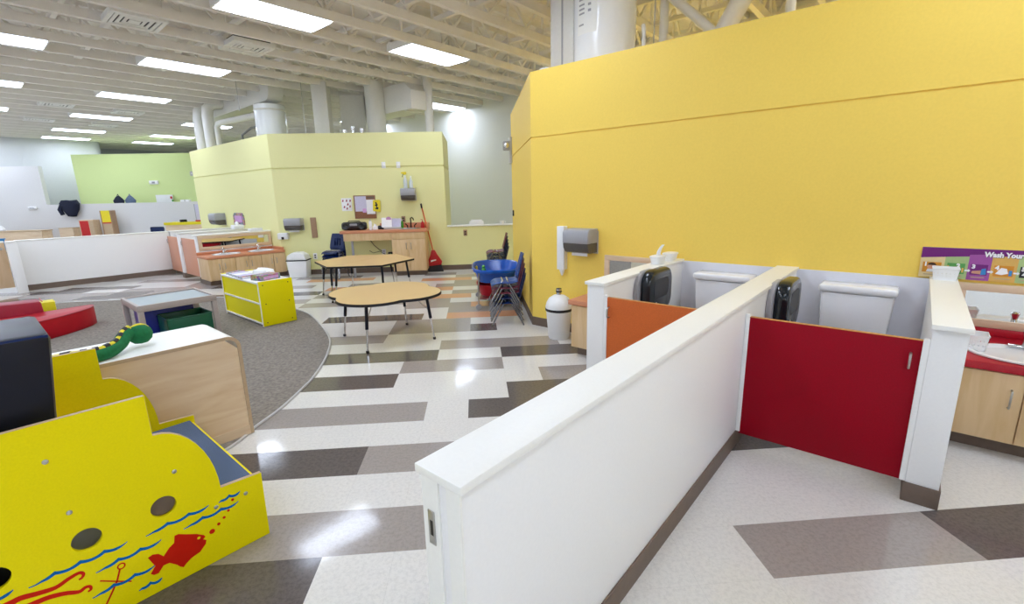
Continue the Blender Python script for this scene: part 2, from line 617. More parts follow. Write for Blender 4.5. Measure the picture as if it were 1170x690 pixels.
def skirting(name, poly, i0, i1, h=0.1, t=0.008, m='vinyl_base'):
    """vinyl base along edges i0..i1 of a counter-clockwise polygon"""
    b = MB()
    for i in range(i0, i1):
        p, q = Vector(poly[i % len(poly)]), Vector(poly[(i + 1) % len(poly)])
        e = (q - p).normalized(); nrm = Vector((e.y, -e.x))
        p2 = p - e * 0.0 ; q2 = q + e * 0.0
        b.prism([tuple(p2), tuple(q2), tuple(q2 + nrm * t), tuple(p2 + nrm * t)], 0, h)
    return struct(b.build(name, m, None, 0))

WA = 4.204
yel = to_xy([(WA, 3.302), (WA, -4.95), (8.7, -4.95), (8.7, 5.185), (6.087, 5.185)])
wy, yel = grooved('wall_right', yel, 'yellow_wall')
ex = [i for i, p in enumerate(yel) if abs(p[0] - to_xy([(WA, 3.302)])[0][0]) < 1e-3 and abs(p[1] - to_xy([(WA, 3.302)])[0][1]) < 1e-3][0]
skirting('baseboard_right', yel, ex - 1, ex + 1)
gre = [(-3.88, 9.764), (-0.57, 9.764)] + to_xy([(7.8, 8.6), (7.8, 14.2), (4.161, 14.2)])
wg, gre = grooved('wall_center', gre, 'green_wall', z1=2.725, gap=.022, deep=.022)
k = [i for i, p in enumerate(gre) if abs(p[0] + 3.88) < 1e-3][0]
skirting('baseboard_center', gre, k - 1, k + 1)
# low wall with a sill between the green room and the yellow room
struct(MB().box(-0.57, 2.42, 9.764, 9.90, 0, 0.885).build('wall_sill', 'green_wall', None, 0))
struct(MB().box(-0.565, 2.42, 9.735, 9.93, 0.885, 0.91, 0.004).build('trim_1', 'cap', None, 0))
struct(MB().box(-0.57, 1.6, 9.756, 9.764, 0, 0.1).build('baseboard_sill', 'vinyl_base', None, 0))

def wallab(name, a0, a1, b0, b1, z0, z1, m):
    p = to_xy([(a0, b0), (a1, b0), (a1, b1), (a0, b1)])
    return struct(MB().prism(p, z0, z1).build(name, m, None, 0))
wallab('wall_back', 9.4, 9.55, -5, 27, 0, 4.5, 'white_wall')
wallab('wall_front', -6.15, -6, -5, 27, 0, 4.5, 'white_wall')
wallab('wall_side', -6.15, 9.55, -5.15, -5, 0, 4.5, 'white_wall')
wallab('wall_far', -6, 4.1, 24.0, 24.15, 0, 4.5, 'grey_wall')
wallab('wall_far_return', 3.95, 4.1, 24.0, 27, 0, 4.5, 'grey_wall')
wallab('wall_far_end', 3.95, 9.55, 27.0, 27.15, 0, 4.5, 'grey_wall')
# far rooms
lime, _ = grooved('wall_lime', [(-13.9, 18.2), (-8.2, 18.2), (-8.2, 19.6), (-13.9, 19.6)], 'lime_wall', z1=3.18, g=2.05)
tall, _ = grooved('wall_left', [(-17.0, 17.6), (-14.55, 17.6), (-14.55, 17.75), (-17.0, 17.75)], 'far_white', z1=2.78, g=2.11)
struct(MB().box(-14.55, -9.0, 17.6, 17.75, 0, 1.505).build('wall_half', 'far_white', None, 0))

# ceiling: deck, open-web joists, cross bridging
cd = to_xy([(-6.15, -5.15), (9.55, -5.15), (9.55, 27.15), (-6.15, 27.15)])
struct(MB().prism(cd, 4.4, 4.5).build('ceiling', 'deck', None, 0))
jb = MB()
A0, A1 = -6.0, 9.4
jb.box(A0, A1, -0.036, 0.036, 3.76, 3.87)
jb.box(A0, A1, -0.036, 0.036, 4.3, 4.4)
x = A0; up = True
while x < A1 - 0.35:
    p, q = ((x, 0, 3.87), (x + 0.4, 0, 4.3)) if up else ((x, 0, 4.3), (x + 0.4, 0, 3.87))
    jb.obox(p, q, 0.03, 0.035)
    if not up: jb.box(x - 0.015, x + 0.015, -0.015, 0.015, 3.87, 4.3)
    up = not up; x += 0.4
joist = jb.build('ceiling_beam', 'ceiling_paint', None, 0)
nj = 0
for kk in range(-14, 31):
    bb = 5.47 + 0.7 * kk
    if bb > 26.9 or bb < -4.9: continue
    o = joist if nj == 0 else joist.copy()
    if nj: COL.objects.link(o)
    nj += 1
    o.location = W(0, bb); o.rotation_euler = (0, 0, ROT45)
    struct(o)
bb_ = MB().box(-0.03, 0.03, -4.95, 26.9, 3.93, 3.99).build('ceiling_bridging', 'ceiling_paint', None, 0)
for n, aa in enumerate([-4.2, -3.0, -1.2, 0.0, 1.35, 1.9, 3.1, 4.35, 5.0, 6.5, 7.4, 8.3]):
    o = bb_ if n == 0 else bb_.copy()
    if n: COL.objects.link(o)
    o.location = W(aa, 0); o.rotation_euler = (0, 0, ROT45)
    struct(o)

# fluorescent troffers
def make_light():
    t = thing('ceiling_light', '', 'light')
    f = MB()
    for (x0, x1, y0, y1) in ((-.63, .63, -.315, -.295), (-.63, .63, .295, .315), (-.63, -.61, -.295, .295), (.61, .63, -.295, .295)):
        f.box(x0, x1, y0, y1, -0.012, 0.09)
    f.box(-.63, .63, -.315, .315, 0.09, 0.1)
    f.build('frame', 'vent_paint', t)
    MB().prism([(-.295, 0.0), (-.2, -0.016), (.2, -0.016), (.295, 0.0)], -.61, .61, 'x').build('diffuser', 'light_panel', t)
    return t
L0 = make_light()
GL = 'fluorescent ceiling lights'
rows = [-4.05, -0.55, 2.95, 6.45, 9.95, 13.47, 17.0, 20.5, 23.05]
cols = [-4.2, -1.75, 0.71, 3.08, 5.58]
LBL = {(3.08, 6.45): 'bright fluorescent ceiling panel cut by the top edge, above the green room',
       (5.58, 6.45): 'fluorescent ceiling panel nearest the yellow wall, above the flower table',
       (3.08, 9.95): 'fluorescent ceiling panel left of the rectangular duct, beside the second vent',
       (3.08, 13.47): 'fluorescent ceiling panel third from front in the middle row',
       (3.08, 17.0): 'fluorescent ceiling panel fourth from front in the middle row',
       (3.08, 20.5): 'fluorescent ceiling panel second from the far white wall, middle row',
       (3.08, 23.05): 'thin fluorescent ceiling panel closest to the far white wall',
       (0.71, 9.95): 'large fluorescent ceiling panel cut by the left edge of the photo',
       (0.71, 13.47): 'fluorescent ceiling panel second from top at the left photo edge',
       (0.71, 17.0): 'fluorescent ceiling panel third from top at the left photo edge',
       (0.71, 20.5): 'short sliver of lit ceiling panel lowest at the left photo edge',
       (5.58, 17.0): 'fluorescent ceiling panel seen behind the two white pipes',
       (5.58, 20.5): 'fluorescent ceiling panel just above the far lime green wall'}
first = True
for r in rows:
    for c in cols:
        if (c == 5.58 and r in (2.95, 9.95, 13.47)) or (r == -0.55 and c == 0.71): continue
        lab = LBL.get((c, r))
        g = GL
        if lab is None:
            lab = 'unseen fluorescent ceiling panel brightening the white back wall'; g = 'ceiling panels out of view'
        if first:
            o = L0; first = False
            o.location = W(c, r, 3.76); o.rotation_euler = (0, 0, ROT45); o['label'] = lab; o['group'] = g
        else:
            dup(L0, W(c, r, 3.76), ROT45, lab, g)
dup(L0, W(8.72, 9.8, 3.76), ROT45, 'fluorescent ceiling panel washing the white back wall', GL)
for r in (4.6, 2.2, 13.4):  # first two added to brighten the back wall; last at a glimpsed lamp
    dup(L0, W(8.72, r, 3.76), ROT45, 'unseen fluorescent ceiling panel brightening the white back wall', 'ceiling panels out of view')

# square ceiling diffusers
def make_vent():
    t = thing('ceiling_vent', '', 'vent')
    f = MB()
    for (x0, x1, y0, y1) in ((-.3, .3, -.3, -.25), (-.3, .3, .25, .3), (-.3, -.25, -.25, .25), (.25, .3, -.25, .25)):
        f.box(x0, x1, y0, y1, -0.015, 0.05)
    f.build('frame', 'vent_paint', t)
    l = MB()
    for k, r in enumerate((.235, .175, .115)):
        for (x0, x1, y0, y1) in ((-r, r, -r, -r + .036), (-r, r, r - .036, r), (-r, -r + .036, -r + .036, r - .036), (r - .036, r, -r + .036, r - .036)):
            l.box(x0, x1, y0, y1, -.012 + .004 * k, 0.0 + .004 * k)
    l.box(-.06, .06, -.06, .06, -.006, .002)
    l.build('louvre', 'vent_paint', t)
    MB().box(-.25, .25, -.25, .25, .003, .1).build('box', 'slot_dark', t)
    return t
V0 = make_vent()
for n, (a, b, l) in enumerate([(1.98, 8.02, 'square louvred ceiling vent nearest the camera at upper left'),
        (3.4, 8.17, 'square louvred ceiling vent beside the light above the green room'),
        (2.05, 15.7, 'small ceiling vent left of the fourth middle light'), (3.43, 15.9, 'small ceiling vent right of the fourth middle light'),
        (2.02, 18.7, 'farthest small ceiling vent on the left side'), (3.42, 18.9, 'farthest small ceiling vent above the lime green wall')]):
    if n == 0:
        V0.location = W(a, b, 3.775); V0.rotation_euler = (0, 0, ROT45); V0['label'] = l; V0['group'] = 'ceiling vents'
    else:
        dup(V0, W(a, b, 3.775), ROT45, l, 'ceiling vents')

# ------------------------------------------------------------------ ducts and pipes over the green room
GR = 2.725
def pipe(name, label, cat, path, r, m='duct_paint', seg=14, group=None):
    return tag(MB().tube(path, r, seg).build(name, m), label, cat, group)
t = thing('water_tank', 'white glossy cylindrical tank behind the green room corner', 'tank', W(4.85, 10.95, GR))
MB().lathe([(0, 0), (.31, 0), (.31, .74), (.29, .76), (0, .76)], seg=28).build('shell', 'gloss_duct', t)
b = MB()
for z in (.1, .62): b.lathe([(.312, z), (.318, z + .01), (.318, z + .03), (.312, z + .04)], seg=28)
b.build('band', 'duct_paint', t)
for k, bb in enumerate((14.0, 13.35)):
    p = [W(4.42, bb, GR), W(4.42, bb, 3.5), W(4.44, bb - .02, 3.66), W(4.52, bb - .06, 3.76), W(4.7, bb - .1, 3.8), W(5.6, bb - .2, 3.82)]
    pipe('vent_pipe', ('white bent pipe at the left end of the green wall' if k == 0 else 'white bent pipe second from the left above green wall'), 'pipe', p, .125, group='bent pipes')
t = thing('rectangular_duct', 'boxy white duct running above the green wall into the ceiling', 'duct', W(4.9, 11.2, 3.55), ROT45)
b = MB()
pr = [(3.6, 0.0), (3.6, .3)] + [(0.0, .32)] + [(0.0, 1.0 - .15), (-.55, 1.0 - .15)] + [(-.55, .2), (-.52, .1), (-.46, .03), (-.36, 0.0)]
b.prism(pr, -.16, .16, 'x', .01)
b.build('elbow_run', 'duct_paint', t)
MB().box(-.175, .175, 3.3, 3.34, -.012, .315).build('flange', 'duct_paint', t)
pipe('goose_pipe', 'slim white gooseneck pipe beside the glossy tank', 'pipe',
     [W(4.55, 13.2, GR), W(4.55, 13.2, 3.24), W(4.56, 13.12, 3.31), W(4.6, 12.95, 3.33), W(4.8, 11.3, 3.33)], .07)
pipe('conduit', 'thin dark conduit behind the gooseneck pipe', 'pipe', [W(5.4, 14.0, GR), W(5.4, 14.0, 3.2), W(5.5, 13.6, 3.35), W(5.8, 13.2, 3.4)], .03, 'grey_plastic')
for k, (x, y) in enumerate(((-4.75, 10.75), (-3.42, 10.6))):
    tag(MB().cyl((x, y, GR if k else 3.3), (x, y, 3.95), .006).build('hanger_rod', 'steel'), ('thin steel hanger rod in front of boxy duct' if k == 0 else 'thin steel hanger rod right of glossy tank'), 'rod', 'hanger rods')
t = thing('square_column', 'square white boxed column above the green wall', 'column', (-3.08, 10.75, GR))
MB().box(-.15, .15, -.15, .15, 0, 1.1, .006).build('shaft', 'duct_paint', t)
t = thing('air_duct', 'wide pale duct standing right of the square column', 'duct', (-2.72, 11.4, GR))
MB().box(-.1, .42, -.25, .25, 0, .95, .01).build('riser', 'duct_paint', t)
t = thing('round_column', 'thick round white column above the green wall', 'column', (-2.0, 10.8, GR))
MB().lathe([(0, 0), (.2, 0), (.2, 1.12), (0, 1.12)]).build('shaft', 'duct_paint', t)
t = thing('return_duct', 'big sloping pale duct between round column and slim post', 'duct', W(6.6, 8.9, 3.22), ROT45)
MB().prism([(-.9, 0), (1.7, 0.0), (1.7, .52), (-.7, .52), (-.9, .36)], -.25, .25, 'x', .01).build('trunk', 'duct_paint', t)
MB().box(-.22, .22, -.7, -.62, -.02, .53).build('collar', 'duct_paint', t)
t = thing('support_post', 'slim round white post at the right end of green wall', 'post', (-.86, 10.5, GR))
MB().lathe([(0, 0), (.09, 0), (.09, 1.2), (0, 1.2)]).build('shaft', 'duct_paint', t)
for k, x in enumerate((-2.62, -2.45, -2.27)):
    t = thing('flue_cap', 'small chrome flue cap %s above the green wall' % ('left of three', 'taller middle one', 'right of three')[k], 'flue', (x, 10.55, GR), 0, 'flue caps')
    h = (.1, .16, .12)[k]
    MB().lathe([(0, 0), (.03, 0), (.03, h), (.045, h), (.045, h + .06), (0, h + .08)], seg=12).build('cap', 'chrome', t)

# over the yellow room
YR = 2.745
t = thing('boxed_post', 'square white boxed post above the yellow wall', 'column', W(5.0, 3.36, YR), ROT45)
MB().box(-.13, .13, -.155, .155, 0, 1.0, .006).build('shaft', 'duct_paint', t)
MB().box(-.136, -.129, -.02, .0, 0, 1.0).build('seam', 'grey_plastic', t)
t = thing('boiler', 'large glossy white cylinder with label above yellow wall', 'tank', W(5.1, 2.94, YR), ROT45)
MB().lathe([(0, 0), (.34, 0), (.34, .96), (.3, .99), (0, .99)], seg=36).build('shell', 'gloss_duct', t)
b = MB()
def curv(u, v, r=.342):
    a = PI + (u - .62) * .75
    return ((r * math.cos(a), r * math.sin(a), .42 + v * .42), (math.cos(a), math.sin(a), 0))
lb = MB().sheet(8, 1, curv, .002).build('label', 'white_matte', t)
b = MB()
for (u0, u1, v0, v1) in ((.1, .8, .9, .97), (.1, .42, .78, .82), (.1, .42, .66, .7), (.1, .42, .56, .6), (.1, .42, .46, .5), (.1, .38, .2, .24), (.6, .74, .78, .84), (.6, .74, .62, .68), (.6, .74, .48, .54)):
    b.sheet(3, 1, lambda u, v: curv(u0 + u * (u1 - u0), v0 + v * (v1 - v0), .3445), .001)
b.build('print', 'grey_plastic', lb)
pipe('relief_pipe', 'thin white relief pipe beside the glossy white cylinder', 'pipe', [W(5.05, 2.44, YR), W(5.05, 2.44, 3.12), W(5.07, 2.46, 3.2)], .022)
pipe('drop_cable', 'thin dark cable hanging right of the glossy cylinder', 'cable', [W(5.05, 2.33, YR), W(5.05, 2.33, 3.9)], .006, 'grey_plastic')
pipe('branch_duct', 'slanting round pale duct above the yellow wall top', 'duct', [W(5.6, 1.97, YR), W(5.6, 1.85, 3.05), W(5.6, 1.58, 3.5), W(5.6, 1.45, 3.74)], .1)
pipe('riser_pipe', 'vertical pale pipe right of the thin dark cable', 'pipe', [W(5.6, 2.47, YR), W(5.6, 2.47, 3.75)], .05)
pipe('slant_pipe', 'pale pipe slanting left into the round slanting duct', 'pipe', [W(5.5, 2.55, 3.74), W(5.58, 1.9, 3.12)], .05)
pipe('stub_pipe', 'vertical pale pipe right of the slanting round duct', 'pipe', [W(5.6, 1.2, YR), W(5.6, 1.2, 3.75)], .045)
tag(MB().lathe([(0, 0), (.07, .005), (.09, .035), (.06, .07), (0, .085)], seg=14, sx=1.1, sy=.8).build('plastic_bag', 'white_plastic'), 'crumpled white plastic on top of the yellow wall corner', 'bag').location = W(4.45, 3.6 - .33, YR)
# ------------------------------------------------------------------ toddler toilet stalls by the yellow wall
def partition(label, a0, a1, b0, b1, capa, capb, front_base=False, extra=None):
    """low wall running along +x; origin at its near end on the floor"""
    t = thingab('partition_wall', label, 'partition', a0, (b0 + b1) / 2)
    h = (b1 - b0) / 2
    L = a1 - a0
    MB().box(0, L, -h, h, 0.0, .878, .002).build('body', 'laminate', t)
    MB().box(-capa, L, -h - capb, h + capb, .878, .9, .003).build('cap', 'cap', t)
    b = MB()
    b.box(-.007, L, -h - .008, -h, 0, .1, .002)
    b.box(-.007, L, h, h + .008, 0, .1, .002)
    b.box(-.009, -.0005, -h - .008, h + .008, 0, .1, .003)
    b.build('base_strip', 'vinyl_base', t)
    return t
pc = partition('long white low partition with a cap running to the foreground', .60, WA - .002, .672, .802, .014, .012)
# end of the long partition: recessed strips, strike plate
b = MB()
b.box(-.006, 0, -.065, -.02, .1, .876); b.box(-.006, 0, .008, .065, .1, .876)
b.build('end_strip', 'cap', pc)
sp = MB().box(-.009, -.006, .024, .046, .70, .79, .001).build('strike_plate', 'steel', pc)
MB().box(-.0095, -.0085, .029, .039, .725, .765).build('slot', 'slot_dark', sp)
MB().box(2.19, 2.22, -.09, -.066, 0.1, .815, .002).build('jamb', 'laminate', pc)
MB().box(2.14, 2.19, .066, .09, 0.1, .815, .002).build('jamb', 'laminate', pc)
po = partition('white low partition left of the orange stall door holding wipe tubs', 2.785, WA - .002, 1.57, 1.70, .02, .012)
MB().box(0.0, .03, -.09, -.066, .1, .815, .002).build('jamb', 'laminate', po)
pr_ = partition('white low partition right of the red stall door', 2.765, WA - .002, -.235, -.112, .055, .008)
MB().box(0.0, .03, .062, .085, .1, .815, .002).build('jamb', 'laminate', pr_)

for n, (b0, b1) in enumerate(((-.112, .672), (.802, 1.57))):
    t = MB().prism(to_xy([(WA - .012, b0), (WA - .001, b0), (WA - .001, b1), (WA - .012, b1)]), 0, .885).build('trim_%d' % (n + 2), 'liner', None, 0)
    struct(t)


def stall_door(label, m, b0, b1, hb, group):
    t = thingab('stall_door', label, 'door', 2.79, b0, 0, group)
    w = b1 - b0
    MB().box(0.001, .024, 0, w, .09, .8, .002).build('panel', m, t)
    MB().box(0.0, .025, 0.0, w, .8, .8015).build('edge_band', 'edge_band', t)
    y = hb - b0
    h = MB()
    h.tube([(0.0, y, .665), (-.022, y, .667), (-.028, y, .675), (-.028, y, .725), (-.022, y, .733), (0, y, .735)], .0055, 8)
    h.build('handle', 'steel', t)
    for z in (.16, .7):
        hz = (w if hb < (b0 + b1) / 2 else 0.0)
        MB().cyl((.012, hz, z), (.012, hz, z + .06), .008).build('hinge', 'steel', t)
    return t
stall_door('red half-height stall door with a steel pull handle', 'red_lam', -.098, .654, -.052, 'stall doors')
stall_door('orange half-height stall door behind the long partition', 'orange_lam', .826, 1.556, 1.53, 'stall doors')


def toilet(label, b):
    """origin on the floor at the wall, +x to the wall"""
    t = thingab('toilet', label, 'toilet', 3.98, b, 0, 'toilets')
    tk = MB()
    tk.prism([(-.19, .36), (-.215, .77), (.215, .77), (.19, .36)], 0.0, .19, 'x', .03)
    tk.build('tank', 'porcelain', t)
    ld = MB()
    ld.box(-.015, .2, -.226, .226, .768, .822, .018, 3)
    ld.build('tank_lid', 'porcelain', t)
    bw = MB()
    bw.lathe([(.1, 0), (.11, .02), (.095, .1), (.1, .18), (.15, .29), (.165, .335), (.15, .345), (.12, .335), (.09, .24), (0, .2)], (-.22, 0, 0), 28, 1.25, 1.0)
    bw.box(-.15, .16, -.09, .09, 0.0, .33, .02)
    bw.build('bowl', 'porcelain', t)
    MB().lathe([(.11, .347), (.165, .347), (.172, .355), (.165, .365), (.11, .365), (.105, .355), (.11, .347)], (-.22, 0, 0), 28, 1.25, 1.0).build('seat', 'white_plastic', t)
    return t
toilet('white toddler toilet with glossy tank lid behind the red door', .265)
toilet('white toddler toilet with glossy tank lid behind the orange door', 1.17)


def tp(label, a, b, z):
    """jumbo roll dispenser on a partition face; front faces -y"""
    t = thingab('toilet_paper_dispenser', label, 'dispenser', a, b, z, 'roll dispensers')
    MB().prism(rrect(-.25, .12, -.17, .165, .13), -.035, 0.0, 'y', .01).build('shadow_plate', 'grey_plastic', t)  # grey plate stands in for the cover's shadow on the partition
    c = MB().prism(rrect(-.205, .215, -.172, .172, .11), -.118, -.035, 'y', .022).build('cover', 'dark_plastic', t)
    MB().prism(rrect(-.13, .13, -.05, .1, .05), -.1195, -.117, 'y').build('window', 'black', c)
    MB().cyl((-.09, -.1205, -.09), (-.09, -.117, -.09), .014).build('lock', 'steel', c)
    return t
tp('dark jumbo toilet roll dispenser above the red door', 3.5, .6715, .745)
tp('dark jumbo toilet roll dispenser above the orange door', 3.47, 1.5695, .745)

# wipes on the left cap
def tub(label, a, b, wipe):
    t = thingab('wipe_tub', label, 'tub', a, b, .9, 'wipe tubs')
    MB().lathe([(.04, 0), (.044, .003), (.052, .055), (.055, .058)], seg=28, sx=1.35, sy=.95, pw=4).build('base', 'white_plastic', t)
    MB().lathe([(0, .07), (.05, .07), (.058, .066), (.058, .056), (0, .056)], seg=28, sx=1.35, sy=.95, pw=4).build('lid', 'white_plastic', t)
    if wipe:
        def fn(u, v):
            w = (1 - v) * .03 + .006
            return ((.0 + (u - .5) * 2 * w, -.04 * v ** 2 + .01 * math.sin(u * 6), .068 + .095 * v), (0, 1, .3 + u - .5))
        MB().sheet(8, 8, fn, .002).build('wipe', 'paper', t)
    return t
tub('white wipes tub with a wipe sticking up on partition cap', 3.80, 1.635, True)
tub('closed white tub beside the yellow wall, behind the popped-up wipe', 4.05, 1.63, False)


def basket(name, label, a, b, z, L, Wd, H, turn=0.0):
    t = thingab(name, label, 'basket', a, b, z, None, turn)
    bm = MB()
    nu = 12
    for (x0, x1, y0, y1) in ((-L / 2, L / 2, -Wd / 2, -Wd / 2), (-L / 2, L / 2, Wd / 2, Wd / 2), (-L / 2, -L / 2, -Wd / 2, Wd / 2), (L / 2, L / 2, -Wd / 2, Wd / 2)):
        def fn(u, v):
            s = .86 + .14 * v
            n = (0, -1 if y0 < 0 else 1, 0) if y0 == y1 else (-1 if x0 < 0 else 1, 0, 0)
            return (((x0 + (x1 - x0) * u) * s, (y0 + (y1 - y0) * u) * s, H * v), n)
        bm.sheet(nu, 7, fn, .003, lambda i, j: not (j in (2, 4) and i % 2 == 1))
    bm.box(-L * .43, L * .43, -Wd * .43, Wd * .43, 0, .003)
    bm.build('shell', 'white_plastic', t)
    r = MB().tube([(-L / 2, -Wd / 2, H), (L / 2, -Wd / 2, H), (L / 2, Wd / 2, H), (-L / 2, Wd / 2, H)], .0045, 6, True)
    r.build('rim', 'white_plastic', t)
    return t
basket('storage_basket', 'small white pierced basket on the right partition cap below sign', 4.10, -.175, .9, .1, .13, .075)
bx = basket('storage_basket', 'white plastic basket on the red counter beside the sink', 3.8, -.335, .547, .12, .13, .09)

# ------------------------------------------------------------------ wash counters
def vanity(lab_cab, lab_top, a0, b0, length, depth, z, top_m, n_doors, wall='A', handed=1, side_splash=None, end_first=0.0):
    """cabinet of doors under a laminate top. Local x along the front, y towards the wall."""
    if wall == 'A':      # front faces -A, runs along -B from b0
        loc = W(a0, b0); rot = ROT45 - PI / 2
    else:                # front faces -B, runs along +A from a0
        loc = W(a0, b0); rot = ROT45
    t = thing('vanity_cabinet', lab_cab, 'cabinet', loc, rot)
    MB().box(0.015, length, .035, depth, .09, z - .045, .002).build('carcass', 'maple', t)
    MB().box(0.03, length, .11, depth - .01, 0, .09).build('toe_kick', 'vinyl_base', t)
    dw = length / n_doors
    for i in range(n_doors):
        x0 = i * dw + (.018 if i == 0 else .003); x1 = (i + 1) * dw - .003
        d = MB().box(x0, x1, .015, .034, .098, z - .053, .002).build('cabinet_door', 'maple', t)
        hx = x1 - .045 if i % 2 == 0 else x0 + .045
        MB().tube([(hx, .015, z - .24), (hx, -.008, z - .238), (hx, -.012, z - .23), (hx, -.012, z - .15), (hx, -.008, z - .142), (hx, .015, z - .14)], .005, 8).build('handle', 'steel', d)
    c = thing('worktop', lab_top, 'worktop', loc, rot)
    MB().box(-.01, length, 0.0, depth, z - .045, z, .005).build('top', top_m, c)
    MB().box(0.0, length, depth - .02, depth, z, z + .05, .003).build('backsplash', top_m, c)
    if side_splash:
        MB().box(length - .02, length, depth - .5, depth - .02, z, z + .05, .003).build('side_splash', top_m, c)
    return t, c


def sink(lab, lab_f, loc, rot, sx=.25, sy=.2):
    """oval rim basin; local y towards the wall"""
    t = thing('sink', lab, 'sink', loc, rot, 'oval sinks')
    MB().lathe([(.9, .0), (1.0, .004), (1.0, .012), (.94, .016), (.84, .008), (.78, -.0), (.7, -.012), (0, -.014)][::1], seg=36, sx=sx, sy=sy).build('basin', 'porcelain', t)
    MB().lathe([(0, .0005), (.02, .0005), (.02, -.004), (0, -.004)], (0, 0, -.008), 12).build('drain', 'chrome', t)
    f = thing('faucet', lab_f, 'faucet', Vector(loc) + Matrix.Rotation(rot, 3, 'Z') @ Vector((0, sy * .84, .012)), rot, 'chrome faucets')
    MB().box(-.075, .075, -.022, .022, 0, .012, .005).build('base_plate', 'chrome', f)
    MB().tube([(0, 0, .01), (0, -.005, .05), (0, -.03, .075), (0, -.09, .07), (0, -.115, .055)], [.018, .017, .015, .012, .011], 12).build('spout', 'chrome', f)
    MB().lathe([(0, .0), (.017, 0), (.02, .02), (.022, .035), (.012, .045), (0, .047)], (0, .0, .062), 14).build('lever', 'chrome', f)
    return t
vanity('maple wash cabinet under the red counter at right', 'red laminate counter with a red backsplash at right', 3.53, -.25, 1.8, WA - 3.532, .545, 'red_top', 6)
sink('white oval basin set in the red counter', 'chrome faucet on the red counter basin', W(3.76, -.57, .546), ROT45 - PI / 2, .265, .2)
vanity('small maple cabinet with an orange top left of the stall partition', 'orange counter end showing left of the orange stall', 3.53, 2.35, .648, WA - 3.532, .545, 'orange_top', 2)


def framed_mirror(label, loc, rot, L, z0, z1, fw=.05):
    t = thing('framed_mirror', label, 'mirror', loc, rot)
    f = MB()
    f.box(0, L, -.022, 0, z1 - fw, z1, .002); f.box(0, L, -.022, 0, z0, z0 + fw, .002)
    f.box(0, fw, -.022, 0, z0 + fw, z1 - fw, .002); f.box(L - fw, L, -.022, 0, z0 + fw, z1 - fw, .002)
    f.build('frame', 'maple_frame', t)
    MB().box(fw - .004, L - fw + .004, -.009, -.001, z0 + fw - .004, z1 - fw + .004).build('glass', 'mirror', t)
    return t
framed_mirror('wood-framed mirror above the red counter under the sign', W(WA - .001, -.245), ROT45 - PI / 2, 1.75, .597, .878)
framed_mirror('wood-framed mirror behind the left cap of the orange stall', W(WA - .001, 2.36), ROT45 - PI / 2, .65, .597, .885)

